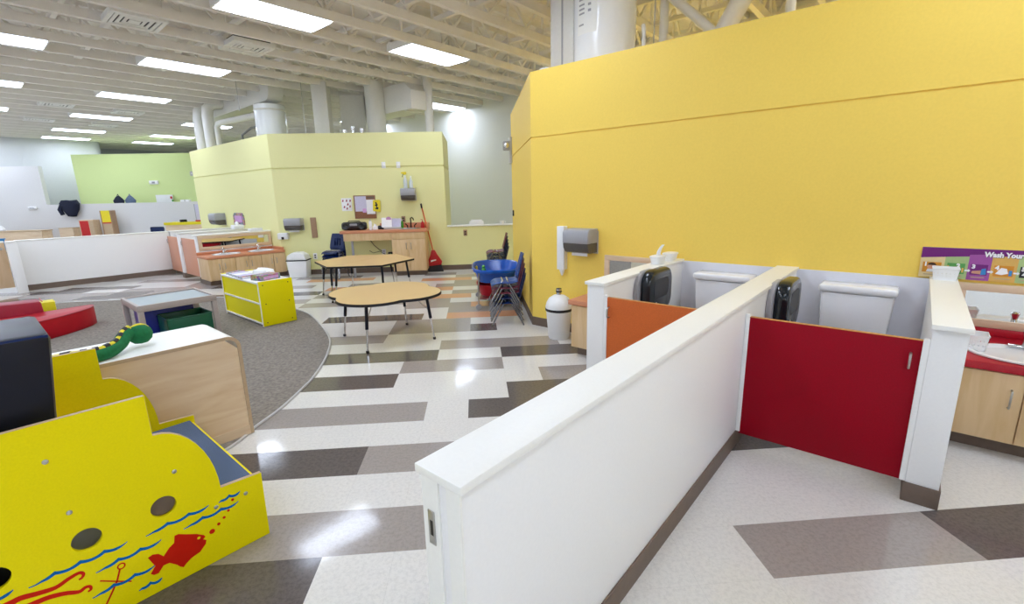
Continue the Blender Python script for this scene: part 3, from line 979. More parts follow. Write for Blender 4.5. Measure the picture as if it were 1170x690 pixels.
# hand washing sign: local frame x into the wall, y to the left
sg = thingab('wall_sign', 'purple and yellow hand washing sign with five picture panels', 'sign', WA - .012, -.045, .90)
SL = 1.02
MB().box(0, .01, -SL, 0.0, -.004, .196, .001).build('board', 'sign_cream', sg)
pts = [(0, .196), (0, .125)] + [(-SL * k / 16, .125 + .034 * math.sin(min(1, k / 9) * PI / 2)) for k in range(1, 17)] + [(-SL, .196)]
MB().prism(pts, -.002, 0.0, 'x').build('banner', 'sign_purple', sg)
ex5 = [0, -.122, -.235, -.34, -.455, -.57, -.70, -.86, -SL]
pm = ['sign_cream', 'sign_green', 'sign_violet', 'sign_tan', 'sign_green', 'sign_cream', 'sign_violet', 'sign_tan']
for k in range(8):
    y0, y1 = ex5[k], ex5[k + 1]
    top = lambda y: .125 + .034 * math.sin(min(1, (-y / SL * 16) / 9) * PI / 2)
    if k == 2:
        pp = [(y0, -.004), (y1, -.004), (y1, top(y1) + .012), (y0, top(y0) + .012)]
    else:
        pp = [(y0, -.004), (y1, -.004), (y1, top(y1)), (y0, top(y0))]
    panel = MB().prism(pp, -.0032, -.002, 'x').build('panel', pm[k], sg)
    cy = (y0 + y1) / 2; w = abs(y1 - y0)
    pic_m = ['sign_orange', 'print_green', 'sign_purple', 'sign_orange', 'black', 'sign_orange', 'sign_purple', 'print_green'][k]
    MB().box(-.0042, -.0032, cy - w * .38, cy + w * .38, .03, .098).build('picture', pic_m, panel)
    g = MB()
    if k == 0:
        g.prism([(cy + .024 * math.cos(q) , .068 + .018 * math.sin(q)) for q in [i * PI / 6 for i in range(12)]], -.0052, -.0042, 'x')
        g.build('figure', 'skin_print', panel)
        MB().prism([(cy + .022 * math.cos(q), .078 + .016 * math.sin(q)) for q in [i * PI / 8 for i in range(9)]], -.0056, -.0052, 'x').build('hair', 'hair_print', panel)
        MB().prism([(cy - .025, .032), (cy + .025, .032), (cy + .02, .052), (cy - .02, .052)], -.0056, -.0042, 'x').build('shirt', 'paper', panel)
    elif k == 1:
        for i in range(5): g.box(-.0052, -.0042, cy - w * .34 + i * .018, cy - w * .34 + i * .018 + .009, .04 + .008 * (i % 3), .07 + .006 * ((i * 2) % 3))
        g.build('figure', 'sign_tan', panel)
    elif k in (2, 6):
        g.prism([(cy + w * .3, .04), (cy - w * .1, .036), (cy - w * .1, .06), (cy + w * .3, .054)], -.0052, -.0042, 'x'); g.build('figure', 'skin_print', panel)
        MB().prism([(cy - w * .1, .032), (cy - w * .34, .036), (cy - w * .3, .075), (cy - w * .12, .07)], -.0052, -.0042, 'x').build('towel', 'print_blue', panel)
    else:
        g.prism([(cy + w * .3, .045), (cy + w * .05, .04), (cy - w * .2, .05), (cy - w * .12, .08), (cy + w * .1, .085)], -.0052, -.0042, 'x'); g.build('figure', 'paper', panel)
        MB().box(-.0054, -.0042, cy - w * .34, cy - w * .22, .036, .07).build('cup', 'print_blue', panel)
    MB().box(-.0042, -.0032, cy - w * .3, cy + w * .3, .012, .018).build('caption', 'stone', panel)
    if k < 5:
        text(str(k + 1), .034, 'paper', sg, (-.0062, cy + w * (.33 if k != 1 else -.02), .072))
    MB().prism([(y1 + .013, .05), (y1 + .013, .06), (y1 - .004, .06), (y1 - .004, .066), (y1 - .015, .055), (y1 - .004, .044), (y1 - .004, .05)], -.0062, -.0042, 'x').build('arrow', 'paper', sg)
text('Wash Your Hands', .043, 'paper', sg, (-.005, -.302, .149))
text('Wash Your Hands', .043, 'slot_dark', sg, (-.0035, -.3045, .1465), .0004, 'lettering_shadow')

# ------------------------------------------------------------------ on the yellow wall
def towel_dispenser(label, loc, rot, w=.30, h=.245, d=.2, paper=True):
    """roll towel dispenser: x out of the wall is -x, y along the wall, origin at back centre bottom"""
    t = thing('towel_dispenser', label, 'dispenser', loc, rot, 'paper towel dispensers')
    hw = w / 2
    MB().prism([(0, h * .42), (-d, h * .42), (-d, h * .82), (-d * .93, h * .95), (-d * .8, h), (0, h)], -hw, hw, 'y', .008).build('cover', 'grey_plastic', t)
    MB().prism([(0, h * .02), (-d * .62, 0.0), (-d * .82, h * .06), (-d * .95, h * .22), (-d * .99, h * .42), (0, h * .42)], -hw + .004, hw - .004, 'y', .006).build('lower_cover', 'smoke_plastic', t)
    MB().box(-.008, 0, -hw - .006, hw + .006, -.01, h * .9).build('back_plate', 'grey_light', t)
    if paper:
        MB().box(-d * .55, -d * .54, -hw * .62, hw * .62, -.03, .01).build('towel', 'paper', t)
    return t
towel_dispenser('grey paper towel dispenser on the yellow wall', W(WA, 2.6, .9), ROT45)
t = thingab('cup_dispenser', 'tall slim white cup dispenser with pointed end on yellow wall', 'dispenser', WA, 2.865, .70)
MB().box(-.07, 0, -.045, .045, 0, .46, .004).build('housing', 'white_plastic', t)
MB().lathe([(0, -.075), (.012, -.06), (.032, 0.0), (.032, .01), (0, .01)], (-.036, 0, 0), 16).build('cup', 'paper', t)
t = thingab('trash_can', 'round white dome-lid trash can by the yellow wall', 'trash can', 3.965, 2.765)
MB().lathe([(0, 0), (.105, 0), (.11, .01), (.135, .30), (.135, .305), (0, .305)], seg=28).build('bin', 'white_plastic', t)
MB().lathe([(.14, .30), (.143, .305), (.143, .325), (.136, .33)], seg=28).build('liner_rim', 'black', t)
l = MB().lathe([(.139, .318), (.141, .345), (.13, .385), (.105, .43), (.06, .46), (0, .472)], seg=28).build('lid', 'white_plastic', t)
MB().sheet(8, 3, lambda u, v: ((-.128 * math.cos((u - .5) * 1.9) * (1 - .22 * v), .128 * math.sin((u - .5) * 1.9) * (1 - .22 * v), .35 + .045 * v), (-math.cos((u - .5) * 1.9), math.sin((u - .5) * 1.9), .3)), .006).build('flap', 'white_plastic', l)
t = thingab('tumbler', 'small chrome tumbler standing on the round trash can lid', 'tumbler', 3.965, 2.765, .468)
MB().lathe([(0, 0), (.026, 0), (.03, .065), (.027, .065), (.024, .004), (0, .004)], seg=18).build('cup', 'chrome', t)
MB().lathe([(.029, .026), (.031, .026), (.031, .04), (.0295, .04)], seg=18).build('band', 'black', t)
# strobe sign and thermostat on the left facet
t = thing('emergency_light', 'small silver emergency light high on the yellow side wall', 'light', (.638, 7.85, 1.99))
MB().box(-.035, 0, -.03, .24, 0.0, .4, .004).build('back_plate', 'grey_light', t)
MB().box(-.14, -.035, -.03, .1, .2, .34, .01).build('housing', 'grey_plastic', t)
MB().lathe([(0, 0), (.045, 0), (.04, .02), (0, .03)], seg=16).xf(Matrix.Translation((-.09, -.03, .27)) @ Matrix.Rotation(PI / 2, 4, 'X')).build('lamp', 'chrome', t)
t = thing('thermostat', 'tiny dark thermostat on the yellow side wall', 'thermostat', (.638, 7.7, 1.16))
MB().box(-.02, 0, -.04, .04, 0, .09, .004).build('case', 'slot_dark', t)
MB().box(-.023, -.02, -.025, .025, .04, .075).build('dial', 'grey_plastic', t)
t = thing('leaning_board', 'pale board leaning along the foot of the yellow side wall', 'board', (.632, 7.0, 0))
MB().prism([(-.1, 0), (-.08, 0), (-.0, .36), (-.015, .37)], -.55, .62, 'y').build('sheet', 'grey_light', t)
# ------------------------------------------------------------------ the green room front
GYW = 9.764
t = thing('vanity_desk', 'maple desk cabinet with knee space against the green wall', 'desk', (-2.52, 9.17, 0))
cb = MB().box(.92, 1.56, .02, .592, .09, .84, .003)
cb.build('carcass', 'maple', t)
MB().box(.94, 1.54, .08, .59, 0, .09).build('toe_kick', 'vinyl_base', t)
for k in range(2):
    x0 = .925 + .317 * k
    d = MB().box(x0, x0 + .312, 0.0, .02, .1, .7, .002).build('cabinet_door', 'maple', t)
    hx = x0 + (.27 if k == 0 else .045)
    MB().tube([(hx, .0, .52), (hx, -.025, .525), (hx, -.025, .635), (hx, 0, .64)], .006).build('handle', 'steel', d)
MB().box(.925, 1.555, 0.0, .02, .705, .838, .002).build('panel', 'maple', t)
MB().box(0.03, .92, .0, .025, .70, .84, .002).build('apron', 'maple', t)
MB().obox((.17, .06, 0), (.17, .06, .84), .04, .02, (0, 1, 0)).build('leg', 'grey_plastic', t)
t = thing('worktop', 'orange laminate worktop with backsplash on the green wall desk', 'worktop', (-2.52, 9.17, .84))
MB().box(-.03, 1.60, -.015, .594, 0, .05, .004).build('top', 'orange_top', t)
MB().box(.62, 1.60, .574, .594, .05, .15, .003).build('backsplash', 'orange_top', t)
MB().box(1.58, 1.60, .2, .574, .05, .15, .003).build('side_splash', 'orange_top', t)
t = thing('sink', 'small steel sink set in the orange worktop', 'sink', (-1.27, 9.42, .89))
MB().lathe([(.9, .0), (1.0, .0), (1.0, .008), (.9, .01), (.86, .0), (.8, -.012), (0, -.014)], seg=28, sx=.2, sy=.16, pw=5).build('basin', 'steel', t)
t = thing('faucet', 'chrome gooseneck faucet, reflections coloured dark, with two handles on the orange worktop', 'faucet', (-1.27, 9.62, .89))
MB().tube([(0, 0, 0), (0, 0, .14), (.0, -.02, .19), (.03, -.06, .21), (.06, -.1, .19), (.07, -.12, .16)], .012, 10).build('spout', 'dark_plastic', t)  # chrome faucet; its dark reflections are put into the colour
for s in (-1, 1):
    MB().tube([(s * .07, 0, 0), (s * .07, 0, .05), (s * .11, -.02, .09)], .011, 8).build('handle', 'dark_plastic', t)
t = thing('soap_bottle', 'small red soap bottle at the right end of orange worktop', 'bottle', (-1.04, 9.6, .89))
MB().lathe([(0, 0), (.035, 0), (.035, .09), (.015, .12), (.012, .13), (0, .13)], seg=14).build('bottle', 'red_toy', t)
MB().tube([(0, 0, .13), (0, 0, .16), (-.03, -.01, .165)], .006).build('pump', 'broom_red', t)
t = thing('boombox', 'black rounded radio boombox on the orange worktop', 'radio', (-2.32, 9.4, .89))
MB().lathe([(0, -.235), (.06, -.23), (.075, -.2), (.08, -.1), (.08, .1), (.075, .2), (.06, .23), (0, .235)], seg=18).xf(Matrix.Translation((0, 0, .08)) @ Matrix.Rotation(PI / 2, 4, 'Y')).build('body', 'black', t)
for s in (-1, 1):
    MB().lathe([(0, 0), (.05, .0), (.055, .012), (.045, .006), (0, .004)], seg=18).xf(Matrix.Translation((s * .15, -.072, .08)) @ Matrix.Rotation(PI / 2, 4, 'X')).build('speaker', 'dark_plastic', t)
MB().box(-.07, .07, -.085, -.07, .085, .13, .01).build('display', 'grey_plastic', t)
MB().tube([(-.12, 0, .15), (-.1, 0, .175), (.1, 0, .175), (.12, 0, .15)], .008).build('handle', 'black', t)
t = thing('spray_can', 'slim white can standing right of the boombox', 'can', (-2.02, 9.42, .89))
MB().lathe([(0, 0), (.03, 0), (.03, .15), (.02, .165), (0, .165)], seg=14).build('can', 'white_plastic', t)
MB().lathe([(0, .165), (.017, .165), (.017, .19), (0, .195)], seg=12).build('cap', 'grey_light', t)
t = thing('tissue_box', 'small white box beside the slim can on worktop', 'box', (-1.925, 9.42, .89))
MB().box(-.045, .045, -.05, .05, 0, .07, .004).build('carton', 'paper', t)
MB().sheet(4, 4, lambda u, v: ((-.03 + .05 * u, .01 * math.sin(5 * u), .07 + .05 * v * (1 - .5 * u)), (0, 1, .1)), .002).build('tissue', 'paper', t)
t = thing('tape_dispenser', 'small black desk item between white box and paper tray', 'tape dispenser', (-1.83, 9.44, .89))
MB().prism([(-.06, 0), (.06, 0), (.06, .03), (.03, .035), (.0, .075), (-.04, .075), (-.06, .04)], -.025, .025, 'y', .004).build('base', 'black', t)
t = thing('paper_tray', 'white sheets standing in a tray on the orange worktop', 'tray', (-1.62, 9.5, .89))
MB().box(-.2, .17, -.07, .05, 0, .04, .006).build('base', 'grey_light', t)
MB().prism([(-.05, .04), (.02, .22), (.024, .22), (-.044, .04)], -.2, .0, 'x').build('sheet', 'paper', t)
MB().prism([(-.01, .04), (.05, .2), (.054, .2), (-.004, .04)], -.03, .17, 'x').build('sheet', 'lilac_paper', t)
MB().lathe([(0, 0), (.05, 0), (.05, .004), (0, .004)], seg=16).xf(Matrix.Translation((-.06, -.0, .19)) @ Matrix.Rotation(-1.2, 4, 'X')).build('sticker', 'pink_paper', t)
for k, (x, mm, h, l) in enumerate(((-1.50, 'bottle_blue', .15, 'dark blue bottle beside the paper tray'), (-1.44, 'toy_green', .17, 'green capped bottle beside the steel sink'))):
    t = thing('bottle', l, 'bottle', (x, 9.6, .89), 0, 'bottles on the worktop')
    MB().lathe([(0, 0), (.025, 0), (.025, h * .65), (.012, h * .8), (.012, h * .9), (0, h * .9)], seg=12).build('body', mm, t)
    MB().lathe([(0, h * .9), (.014, h * .9), (.014, h), (0, h)], seg=10).build('cap', 'white_plastic', t)

def wallflat(name, label, cat, x0, x1, z0, z1, th, mm, y=GYW, part='sheet'):
    t = thing(name, label, cat, ((x0 + x1) / 2, y, z0))
    w = (x1 - x0) / 2
    MB().box(-w, w, -th, -.0005, 0, z1 - z0, .001).build(part, mm, t)
    return t, w, z1 - z0
t, w, h = wallflat('cork_board', 'cork notice board above the boombox on green wall', 'notice board', -2.37, -1.96, 1.10, 1.54, .015, 'cork', part='board')
b = MB()
for (x0, x1, z0, z1) in ((-w - .006, w + .006, -.006, .0), (-w - .006, w + .006, h, h + .006), (-w - .006, -w, 0, h), (w, w + .006, 0, h)):
    b.box(x0, x1, -.02, 0, z0, z1)
b.build('frame', 'brown_strip', t)
MB().box(-w + .015, .03, -.017, -.015, .135, h - .01).build('notice', 'lilac_paper', t)
MB().box(.03, w - .01, -.018, -.015, .08, h - .08).build('notice', 'paper', t)
MB().box(-.05, .02, -.019, -.017, .11, .19).build('note', 'pink_paper', t)
MB().box(.04, w - .02, -.0165, -.015, h - .06, h - .02).build('strip', 'vinyl_base', t)
t = thing('wall_poster', 'yellow paper sign pinned over the corner of cork board', 'sign', (-1.93, GYW - .021, 1.235))
MB().prism([(-.075, 0), (.06, -.02), (.075, .19), (.055, .22), (-.07, .215), (-.085, .02)], -.004, -.001, 'y').build('sheet', 'yellow_paper', t)
MB().prism([(-.04, .04), (.02, .03), (.03, .07), (.0, .085), (.02, .12), (-.01, .18), (-.03, .17), (-.02, .13), (-.045, .12), (-.01, .085)], -.006, -.004, 'y').build('figure', 'black', t)
t, w, h = wallflat('wall_chart', 'white paper chart with small red drawings left of cork board', 'chart', -2.62, -2.42, 1.25, 1.5, .003, 'paper')
for k, (x, z) in enumerate(((-.07, .2), (0, .2), (.07, .2), (-.05, .08), (.02, .13), (.06, .09), (0, .05))):
    MB().prism([(x - .018, z - .02), (x + .012, z - .022), (x + .018, z + .012), (x, z + .025)], -.0045, -.003, 'y').build('drawing', 'paper_ink', t)
def plate_(label, x, z, mm, y=GYW, dark=None):
    t = thing('wall_switch' if dark is None else 'wall_outlet', label, 'switch' if dark is None else 'outlet', (x, y, z))
    MB().box(-.038, .038, -.008, 0, -.06, .06, .002).build('plate', mm, t)
    if dark is None:
        MB().box(-.012, .012, -.014, -.008, -.025, .025, .002).build('rocker', 'white_plastic', t)
    else:
        for z_ in (-.025, .02): MB().box(-.016, .016, -.0105, -.008, z_ - .013, z_ + .013, .003).build('socket', dark, t)
    return t
plate_('left of two white plates on the green wall reveal line', -1.74, 2.115, 'white_plastic')
plate_('right of two white plates on the green wall reveal line', -1.455, 2.115, 'white_plastic')
plate_('brown outlet plate on green wall above the backsplash', -1.43, 1.06, 'brown_strip', dark='slot_dark')
plate_('white outlet plate under the desk on green wall', -1.87, .41, 'white_plastic', dark='grey_plastic')
t = thing('power_adapter', 'black power adapter plugged in under the desk', 'adapter', (-1.73, GYW, .37))
MB().box(-.05, .05, -.06, 0, -.04, .04, .006).build('body', 'black', t)
MB().box(-.015, .015, -.064, -.06, -.01, .01).build('lamp', 'toy_green', t)
tag(MB().tube([(-2.2, 9.74, .84), (-2.16, 9.745, .72), (-2.05, 9.75, .55), (-1.95, 9.75, .46), (-1.9, 9.752, .43)], .006, 6).build('extension_cord', 'rubber'), 'black cord sagging under the desk to the outlet', 'cord')
tag(MB().tube([(-2.15, 9.74, .45), (-2.08, 9.745, .4), (-1.95, 9.75, .43), (-1.84, 9.75, .36), (-1.78, 9.75, .37)], .005, 6).build('adapter_cord', 'rubber'), 'thin looping cord from the black power adapter', 'cord')
towel_dispenser('grey paper towel dispenser on the green wall above desk', (-1.29, GYW, 1.43), PI / 2, .28, .235, .2, False)
def spray(label, x, y, z, mm, head, h):
    t = thing('spray_bottle', label, 'bottle', (x, y, z), 0, 'spray bottles')
    MB().lathe([(0, 0), (.035, 0), (.037, .02), (.037, h * .6), (.016, h * .85), (.014, h), (0, h)], seg=14).build('bottle', mm, t)
    if head:
        MB().prism([(-.07, .03), (-.07, .05), (-.02, .06), (.03, .06), (.035, .03), (.01, 0), (-.02, 0), (-.03, .02)], -.012, .012, 'y', .003).xf(Matrix.Translation((0, 0, h))).build('trigger_head', head, t)
        MB().obox((-.03, 0, h + .03), (-.05, 0, h - .04), .012, .01).build('trigger', 'black', t)
    else:
        MB().lathe([(0, h), (.015, h), (.015, h + .03), (0, h + .03)], seg=10).build('cap', 'white_plastic', t)
    return t
spray('clear spray bottle with a yellow trigger on the towel dispenser', -1.33, 9.66, 1.667, 'bottle_clear', 'yellow_paper', .25)
spray('shorter clear bottle beside the yellow trigger spray bottle', -1.22, 9.66, 1.667, 'bottle_clear', None, .2)
towel_dispenser('grey paper towel dispenser near the green wall corner', (-3.55, GYW, .90), PI / 2, .32, .235, .2, True)
t = thing('soap_dispenser', 'small white soap dispenser left of the green corner towels', 'dispenser', (-3.79, GYW, .73))
MB().box(-.1, .1, -.11, 0, 0, .125, .015, 3).build('housing', 'white_plastic', t)
MB().box(-.025, .025, -.117, -.105, .0, .05, .006).build('push_bar', 'slot_dark', t)
t = thing('wall_strip', 'brown wooden strip on green wall above the chair stack', 'board', (-3.2, GYW, .74))
MB().box(-.055, .055, -.02, 0, 0, .40, .003).build('strip', 'brown_strip', t)
# swing-top bin
t = thing('trash_can', 'rectangular white swing-lid trash can near green wall corner', 'trash can', (-3.47, 9.5, 0))
MB().prism([(-.17, 0), (.15, 0), (.18, .33), (-.2, .33)], -.14, .14, 'y', .015).build('bin', 'white_plastic', t)
MB().box(-.205, .19, -.15, .15, .33, .345, .004).build('liner_rim', 'black', t)
MB().prism([(-.2, .345), (.185, .345), (.15, .44), (.06, .49), (-.08, .49), (-.17, .44)], -.145, .145, 'y', .02).build('lid', 'white_plastic', t)
plate_('white outlet behind the swing-lid trash can', -3.24, .37, 'white_plastic', dark='slot_dark')
# broom with dustpan head
t = thing('broom', 'red angled broom with long orange handle leaning on green wall', 'broom', (-.86, 9.6, 0))
MB().tube([(.0, 0, .42), (-.19, .125, 1.3)], .013, 10).build('handle', 'broom_orange', t)
MB().tube([(-.187, .122, 1.27), (-.2, .13, 1.36)], .017, 10).build('grip', 'black', t)
MB().prism([(-.03, .44), (.03, .44), (.07, .36), (.17, .2), (.15, .14), (-.13, .11), (-.14, .17), (-.06, .34)], -.03, .03, 'y', .008).build('head', 'broom_red', t)
MB().prism([(-.06, .2), (.05, .23), (.05, .25), (-.05, .235)], -.034, -.03, 'y').build('emblem', 'paper', t)
MB().prism([(-.13, .115), (.15, .14), (.19, .0), (-.15, .0)], -.04, .04, 'y').build('bristles', 'rubber', t)
# sill things
t = thing('paper_stack', 'small white paper tray on the white sill', 'tray', (.04, 9.83, .91))
MB().box(-.15, .14, -.05, .05, 0, .07, .006).build('tray', 'white_plastic', t)
MB().box(-.12, .11, -.04, .04, .07, .1, .002).build('sheets', 'paper', t)
t = thing('cup', 'white cup at the right end of the sill by yellow wall', 'cup', (.56, 9.82, .91))
MB().lathe([(0, 0), (.04, 0), (.05, .07), (.046, .07), (.036, .005), (0, .005)], seg=16).build('cup', 'white_plastic', t)
MB().tube([(.045, 0, .055), (.075, 0, .05), (.075, 0, .025), (.042, 0, .018)], .006).build('handle', 'white_plastic', t)
plate_('dark outlet on the low green wall under the sill', -.2, .755, 'brown_strip', dark='slot_dark')

# ------------------------------------------------------------------ children's chairs
def make_chair(m, label, group):
    """origin on the floor, faces +x; seat at 0.30"""
    t = thing('stacking_chair', label, 'chair', (0, 0, 0), 0, group)
    def seat(u, v):
        x = -.15 + .31 * u; y = -.16 + .32 * v
        z = .30 - .035 * max(0, (u - .75) / .25) ** 2 - .034 * (1 - (2 * v - 1) ** 2) + .015 * max(0, (.2 - u) / .2)
        k = 1 - .12 * max(0, abs(2 * u - 1) - .6)
        z -= .03 * max(0, (abs(2 * v - 1) - .7) / .3) ** 2
        return ((x, y * k, z), (0, 0, 1))
    MB().sheet(10, 8, seat, .008).build('seat', m, t)
    def back(u, v):
        y = (-.15 + .30 * u) * (1 - .22 * v ** 2); z = .31 + .28 * v
        x = -.155 - .075 * v - .02 * (1 - (2 * u - 1) ** 2) + .02
        return ((x, y, z), (1, 0, .25))
    MB().sheet(11, 10, back, .008, lambda i, j: not (i in (3, 5, 7) and 2 <= j <= 6)).build('backrest', m, t)
    for s in (-1, 1):
        MB().tube([(.03, s * .12, .285), (.045, s * .15, .262), (.185, s * .165, .012), (.187, s * .165, 0)], .0105, 8).build('leg', 'chair_chrome', t)
        MB().tube([(-.03, s * .12, .285), (-.045, s * .15, .262), (-.18, s * .165, .012), (-.182, s * .165, 0)], .0105, 8).build('leg', 'chair_chrome', t)
    f = MB()
    f.tube([(.03, -.12, .285), (.03, .12, .285)], .01); f.tube([(-.03, -.12, .285), (-.03, .12, .285)], .01)
    f.build('seat_frame', 'chrome', t)
    return t
pos_word = ['lowest', 'second lowest', 'middle', 'second highest', 'topmost']
def stack(cols, names, x, y, rot, where, group, dz=.06, dx=.006, first=None):
    d = Vector((math.cos(rot), math.sin(rot), 0)) * dx
    for k, (c, nm) in enumerate(zip(cols, names)):
        lab = '%s %s chair, %s of the stack %s' % (nm, 'plastic', pos_word[k], where)
        o = first if first is not None and k == 0 else dup(CH, (x, y, 0), rot, lab, group, {'seat': c, 'backrest': c})
        o.location = Vector((x, y, dz * k)) + d * k; o.rotation_euler = (0, 0, rot); o['label'] = lab; o['group'] = group
        if first is not None and k == 0:
            for ch in o.children:
                if ch.name.split('.')[0] in ('seat', 'backrest'): ch.data.materials[0] = M[c]
CH = make_chair('navy_plastic', '', '')
stack(['navy_plastic', 'navy_plastic', 'maroon_plastic', 'maroon_plastic', 'blue_chair'], ['navy', 'navy', 'maroon', 'maroon', 'blue'], .345, 5.46, PI, 'before the blue water table', 'chairs stacked in front of the water table', first=CH)
stack(['navy_plastic'] * 4 + ['maroon_plastic'], ['navy'] * 4 + ['maroon'], .37, 8.5, PI, 'behind the blue water table', 'chairs stacked behind the water table')
stack(['navy_plastic'] * 5, ['navy'] * 5, -2.70, 9.2, -1.85, 'beside the green wall desk', 'navy chairs stacked by the desk', dz=.062)

# ------------------------------------------------------------------ water table with toys
t = thing('water_table', 'blue plastic water table on a steel stand by yellow wall', 'water table', (.27, 6.55, 0))
MB().lathe([(.55, .34), (.8, .36), (.88, .45), (.93, .49), (1.0, .50), (1.02, .53), (.98, .545), (.93, .535), (.88, .49), (.78, .39), (.5, .37), (0, .37)][::1] , seg=40, sx=.33, sy=.53, pw=3.2).build('tub', 'blue_plastic', t)
for sx in (-1, 1):
    for sy in (-1, 1):
        l = MB().tube([(sx * .24, sy * .4, .5), (sx * .26, sy * .41, .08)], .010, 8).build('leg', 'steel', t)
        c = MB().lathe([(0, -.016), (.035, -.014), (.04, 0), (.035, .014), (0, .016)], seg=16).xf(Matrix.Translation((sx * .26, sy * .41, .04)) @ Matrix.Rotation(PI / 2, 4, 'X'))
        c.build('caster', 'grey_plastic', l)
MB().box(-.26, .26, -.41, .41, .13, .145, .004).build('shelf', 'steel', t)
t = thing('tub', 'red plastic tub on the shelf under the water table', 'tub', (.2, 6.5, .146))
MB().lathe([(.7, 0), (.75, .005), (1.0, .15), (1.05, .155), (1.05, .165), (.97, .165), (.7, .02), (0, .012)], seg=28, sx=.2, sy=.26, pw=3).build('tub', 'foam_red', t)
MB().box(-.03, .03, -.29, -.26, .13, .16, .006).build('handle', 'foam_red', t)
for k, (x, y, mm, l, s) in enumerate(((.1, 6.62, 'toy_green', 'lime green toy frog on the water table rim', .034), (.0, 6.75, 'yellow_paper', 'yellow toy figure on the water table', .028), (.04, 6.55, 'red_toy', 'small red toy on the water table', .022))):
    z = .372 if k else .372
    t = thing('bath_toy', l, 'toy', (x, y, .372), .4 * k, 'toys in the water table')
    MB().lathe([(0, 0), (s * .9, 0), (s, s * .5), (s, s * 2.6), (s * .7, s * 3.3), (0, s * 3.6)], seg=14).build('body', mm, t)
    MB().lathe([(0, 0), (s * .6, s * .3), (s * .7, s * .7), (s * .5, s * 1.2), (0, s * 1.4)], (0, 0, s * 3.4), 14).build('head', mm, t)

# ------------------------------------------------------------------ activity tables
def activity_leg(parent, x, y, x2, y2, top, mid=.52):
    p0 = Vector((x, y, top)); p1 = Vector((x2, y2, .0))
    q = p0.lerp(p1, mid)
    l = MB().tube([p0, q], .0165, 10).build('leg', 'navy_vinyl', parent)
    MB().tube([q, p1 + (p0 - p1).normalized() * .02], .011, 10).build('leg_insert', 'chrome', l)
    MB().lathe([(0, 0), (.014, 0), (.017, .008), (.015, .025), (0, .026)], (x2, y2, 0), 12).build('glide', 'rubber', l)

t = thing('flower_table', 'clover-shaped wood-grain activity table with black edge', 'table', (-.985, 5.02, 0))
def clover(R, n=96, th0=math.radians(163)):
    o = []
    for k in range(n):
        a = 2 * PI * k / n
        c = abs(math.cos(2 * (a - th0)))
        o.append((R * (.82 + .18 * c ** .9) * math.cos(a), R * (.82 + .18 * c ** .9) * math.sin(a)))
    return o
MB().prism(clover(.605), .489, .514, 'z').build('tabletop', 'table_top', t)
b = MB()
o1, o2 = clover(.611), clover(.603)
bmv = bmesh.new()
n = len(o1)
vs = [[bmv.verts.new((p[0], p[1], z)) for p in o] for o, z in ((o1, .486), (o1, .5125), (o2, .5125), (o2, .486))]
for k in range(n):
    for r in range(4):
        bmv.faces.new((vs[r][k], vs[r][(k + 1) % n], vs[(r + 1) % 4][(k + 1) % n], vs[(r + 1) % 4][k]))
b._take(bmv); b.build('edge_band', 'black', t)
for (fx, fy) in ((-1.493, 5.157), (-1.105, 4.518), (-.858, 5.53), (-.48, 4.893)):
    dx, dy = fx + .985, fy - 5.02
    activity_leg(t, dx * .88, dy * .88, dx, dy, .488)
    MB().tube([(dx * .55, dy * .55, .485), (dx * .9, dy * .9, .33)], .005, 6).build('brace', 'steel', t)

def trapezoid(label, pts, cx, cy):
    t = thing('trapezoid_table', label, 'table', (cx, cy, 0), 0, 'trapezoid tables')
    L = [(x - cx, y - cy) for x, y in pts]
    MB().prism(L, .519, .545, 'z').build('tabletop', 'table_top', t)
    gx = sum(p[0] for p in L) / 4; gy = sum(p[1] for p in L) / 4
    b = MB()
    for k in range(4):
        p, q = Vector(L[k]), Vector(L[(k + 1) % 4])
        e = (q - p).normalized(); nn = Vector((e.y, -e.x))
        if nn.dot(p - Vector((gx, gy))) < 0: nn = -nn
        b.prism([tuple(p), tuple(q), tuple(q + nn * .004), tuple(p + nn * .004)], .517, .543)
    b.build('edge_band', 'black', t)
    for k in range(4):
        v = Vector(L[k]); g = Vector((gx, gy)); d = (g - v).normalized()
        a = v + d * .13; f = v + d * .07
        activity_leg(t, a.x, a.y, f.x, f.y, .52)
    return t
hx = [(-1.75 + .765 * math.cos(math.radians(180 + 60 * k)), 7.53 + .69 * math.sin(math.radians(180 + 60 * k)) / .9) for k in range(6)]
# hx: left, front-left, front-right, right, back-right, back-left ; seam front-left to back-right
s1 = [hx[1], hx[4], hx[5], hx[0]]
s2 = [hx[1], hx[2], hx[3], hx[4]]
def nudge(p, d): return [(x + d[0], y + d[1]) for x, y in p]
trapezoid('left trapezoid table of the pair before the green wall desk', nudge(s1, (-.003, .002)), -1.97, 7.75)
trapezoid('right trapezoid table of the pair before the green wall desk', nudge(s2, (.003, -.002)), -1.52, 7.3)

